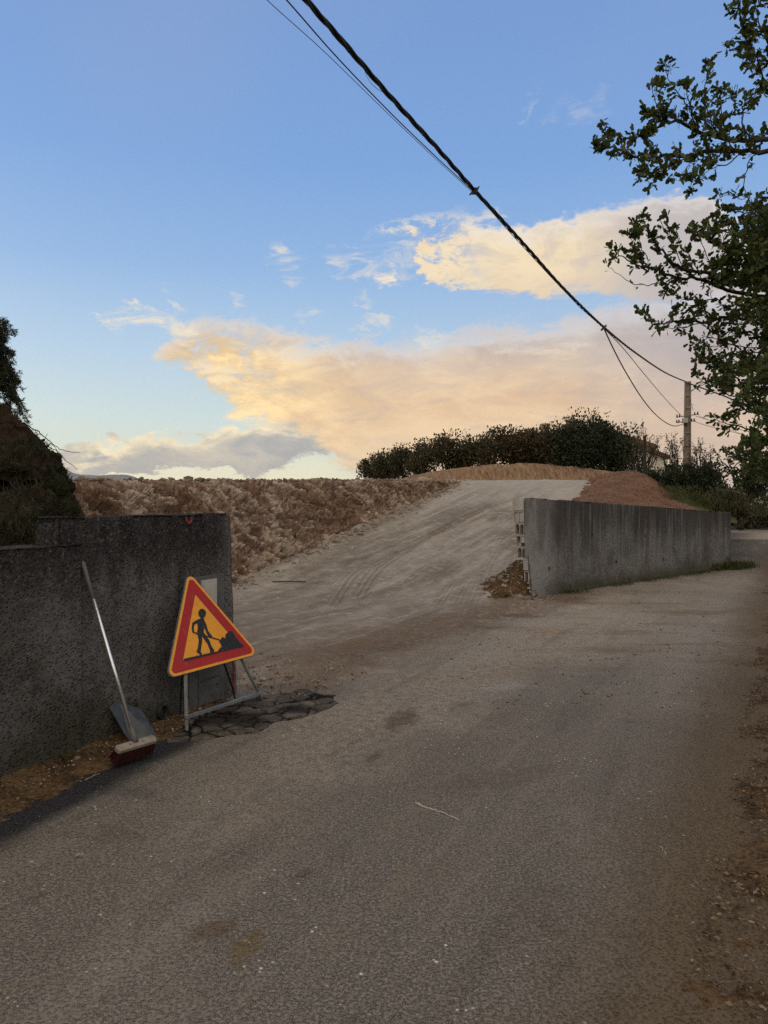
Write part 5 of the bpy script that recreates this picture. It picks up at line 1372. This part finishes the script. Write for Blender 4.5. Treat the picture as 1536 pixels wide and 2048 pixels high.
# ---- house behind the hedge
hs = thing('house', P(1240, 955, 46), 'cream house with low tiled roof mostly hidden behind the hedge', 'house')
def hz(px, py, Y=46): v = P(px, py, Y); return v.x, v.z
def gable(name, pts, Y0, Y1, mat):
    b = MB(); b.prism([hz(*p, Y0) for p in pts], 0, 1, Matrix(((1, 0, 0, 0), (0, 0, Y1 - Y0, Y0), (0, 1, 0, 0), (0, 0, 0, 1)))); return b.build(name, mat, hs)
gable('wall', [(1070, 975), (1300, 975), (1300, 893), (1190, 854), (1070, 897)], 46, 55, M_house)
rf = gable('roof', [(1040, 909), (1046, 903), (1190, 850), (1312, 888), (1317, 894), (1313, 898), (1190, 856)], 45.4, 55.6, M_tile)
gable('side_wall', [(1280, 975), (1332, 975), (1332, 918), (1280, 898)], 44.2, 45.35, M_house)
gable('lean_to_roof', [(1276, 892), (1284, 889), (1341, 911), (1342, 917), (1336, 918)], 43.9, 45.38, M_tile)
for (px, top_, bot_, w, rnd_, lab) in [(1090, 846, 905, .27, False, 'square chimney with side openings'), (1143, 838, 900, .28, True, 'rounded chimney cap')]:
    b = MB(); c = P(px, top_, 47.5); z0 = P(px, bot_, 47.5).z
    b.box((c.x - w * .8, c.y - .3, z0), (c.x + w * .8, c.y + .3, c.z - .42))
    for sx_ in (-1, 0, 1): b.box((c.x + sx_ * w * .82 - .05, c.y - .31, c.z - .419), (c.x + sx_ * w * .82 + .05, c.y + .31, c.z - .16))
    b.box((c.x - w, c.y - .35, c.z - .159), (c.x + w, c.y + .35, c.z - (.06 if not rnd_ else .1)))
    if rnd_: b.add([(c.x + w * .95 * math.cos(a), yy, c.z - .099 + .14 * math.sin(a)) for yy in (c.y - .33, c.y + .33) for a in np.linspace(0, math.pi, 8)], [tuple(range(8)), tuple(range(15, 7, -1))] + [(i, i + 1, i + 9, i + 8) for i in range(7)])
    o = b.build('chimney', M_conc, hs); o['label'] = lab
# fence post at the hedge end
b = MB(); b.box((-.045, -.045, 0), (.045, .045, 1.5), Matrix.Translation(P(1289, 957, 26.2))); o = b.build('fence_post', M_bark, None, bevel=.006); tag(o, 'dark wooden post standing on top of the red soil heap near the house', 'post')

# ---- small things on the lane
def lane_twig(l, r, label, mat=M_straw):
    C = jitter_path([ground_px(x, y, .012) for x, y in l], .003, np.random.default_rng(int(l[0][0])), 4); b = MB(); b.tube([Vector(c) for c in C], [r * (1 - .5 * i / len(C)) for i in range(len(C))], 5); o = b.build('twig', mat, None, True); tag(o, label, 'twig')
lane_twig([(830, 1606), (862, 1618), (880, 1624), (918, 1640)], .0048, 'pale thin twig lying alone in the middle of the lane')
lane_twig([(1320, 1692), (1328, 1702), (1334, 1712)], .002, 'short pale stalk, the lower one right of the lane centre')
lane_twig([(1340, 1650), (1356, 1655), (1374, 1662)], .002, 'brown twig on the lane near the right soil edge', M_twig)
lane_twig([(350, 1562), (372, 1554), (398, 1543)][::-1] if False else [(160, 1562), (178, 1556), (200, 1547)], .002, 'pale straw on the soil strip by the left wall')
C = jitter_path([P(545, 1184, 12.9), P(575, 1185, 12.9), P(612, 1183, 12.9)], .01, np.random.default_rng(2), 4); b = MB()
for c in C: c[2] = float(R_prof(np.array(c[1]))) + .035
b.tube([Vector(c) for c in C], .010, 5); o = b.build('stick', M_bark, None, True); tag(o, 'dark straight stick lying on the dirt near the left wall end', 'stick')
c = ground_px(162, 1713, .01); b = MB(); T, Fc = leaf_template('oak'); M_ = Matrix.Translation(c) @ Matrix.Rotation(-1.1, 4, 'Z') @ Matrix.Rotation(.25, 4, 'Y')
b.add([M_ @ Vector((x * .05, y * .055 - .03, z * .14 + .012 * math.sin(y * 5))) for x, y, z in T], Fc)
M_dry = simple('dry_leaf', (.30, .25, .19), .9, .25, 60); o = b.build('dry_leaf', M_dry); tag(o, 'curled dry brown leaf on the lane at lower left', 'leaf')
# leaf litter, bark and twigs along the right edge
rng = np.random.default_rng(77); n = 11000; s = rng.uniform(-1.5, 9, n) ; t = np.abs(rng.normal(0, .42, n)) - .10; d_ = np.array([.481, .877]); nr = np.array([.877, -.481])
q = np.array([1.03, 2.26]) + s[:, None] * d_ + t[:, None] * nr; keep = fbm(np.c_[q, np.zeros(n)] * 3, 3, 5) + t * .8 > .1; q = q[keep]; t = t[keep]; z = np.clip(t * .09, 0, .5) + .012
p3_ = np.c_[q, z]; dr = rng.normal(size=p3_.shape); dr[:, 2] *= .25
o = leaves_mesh('leaf_litter', p3_, dr, rng.uniform(.006, .030, len(p3_)), 'small', M_litter, None, rng, flat=1.2); stuff(o, 'brown leaf litter and bark crumbs along the right edge of the lane', 'leaf litter')
b = MB()
for k in range(420):
    s_ = rng.uniform(-1.2, 7); t_ = abs(rng.normal(.15, .35)); c = np.array([1.03, 2.26]) + s_ * d_ + t_ * nr; a = rng.uniform(0, 6.28); L = rng.uniform(.02, .13); zz0 = max(0, t_ * .09) + .012
    v = Vector((math.cos(a), math.sin(a), 0)); c = Vector((c[0], c[1], zz0)); b.tube([c, c + v * L * .5 + Vector((rng.normal() * .006, rng.normal() * .006, .006)), c + v * L], [.0026, .0022, .0014], 4, False)
stuff(b.build('twig_litter', leaf_mat('litter_twig', [(.02, .012, .008), (.05, .032, .02), (.17, .12, .08), (.025, .016, .01)], 0, .9)), 'scattered small twigs in the brown soil at the right edge', 'twigs')
b = MB()
for k in range(130):   # dark crumbs on the lane towards the bend
    px = rng.uniform(900, 1530); py = rng.uniform(1180, 1420); c = ground_px(px, py, .003); v = Vector((rng.normal(), rng.normal(), 0)).normalized() * rng.uniform(.006, .03); b.tube([c - v, c + Vector((0, 0, .006)), c + v], [.002, .006, .002], 4, False)
stuff(b.build('crumbs', M_bark), 'dark crumbs of soil and bark on the lane towards the bend', 'crumbs')

# ================================================================== HAZE
def m_haze():
    m = bpy.data.materials.new('evening_haze'); m.use_nodes = True; t = m.node_tree; t.nodes.clear()
    o = t.nodes.new('ShaderNodeOutputMaterial'); v = t.nodes.new('ShaderNodeVolumePrincipled')
    v.inputs['Color'].default_value = (.80, .86, .95, 1); v.inputs['Density'].default_value = 4.5e-5
    t.links.new(v.outputs[0], o.inputs['Volume']); return m
b = MB(); b.box((-12100, -12100, -10), (12100, 12140, 420)); o = b.build('haze', m_haze()); stuff(o, 'pale evening haze softening the far mountains', 'haze')
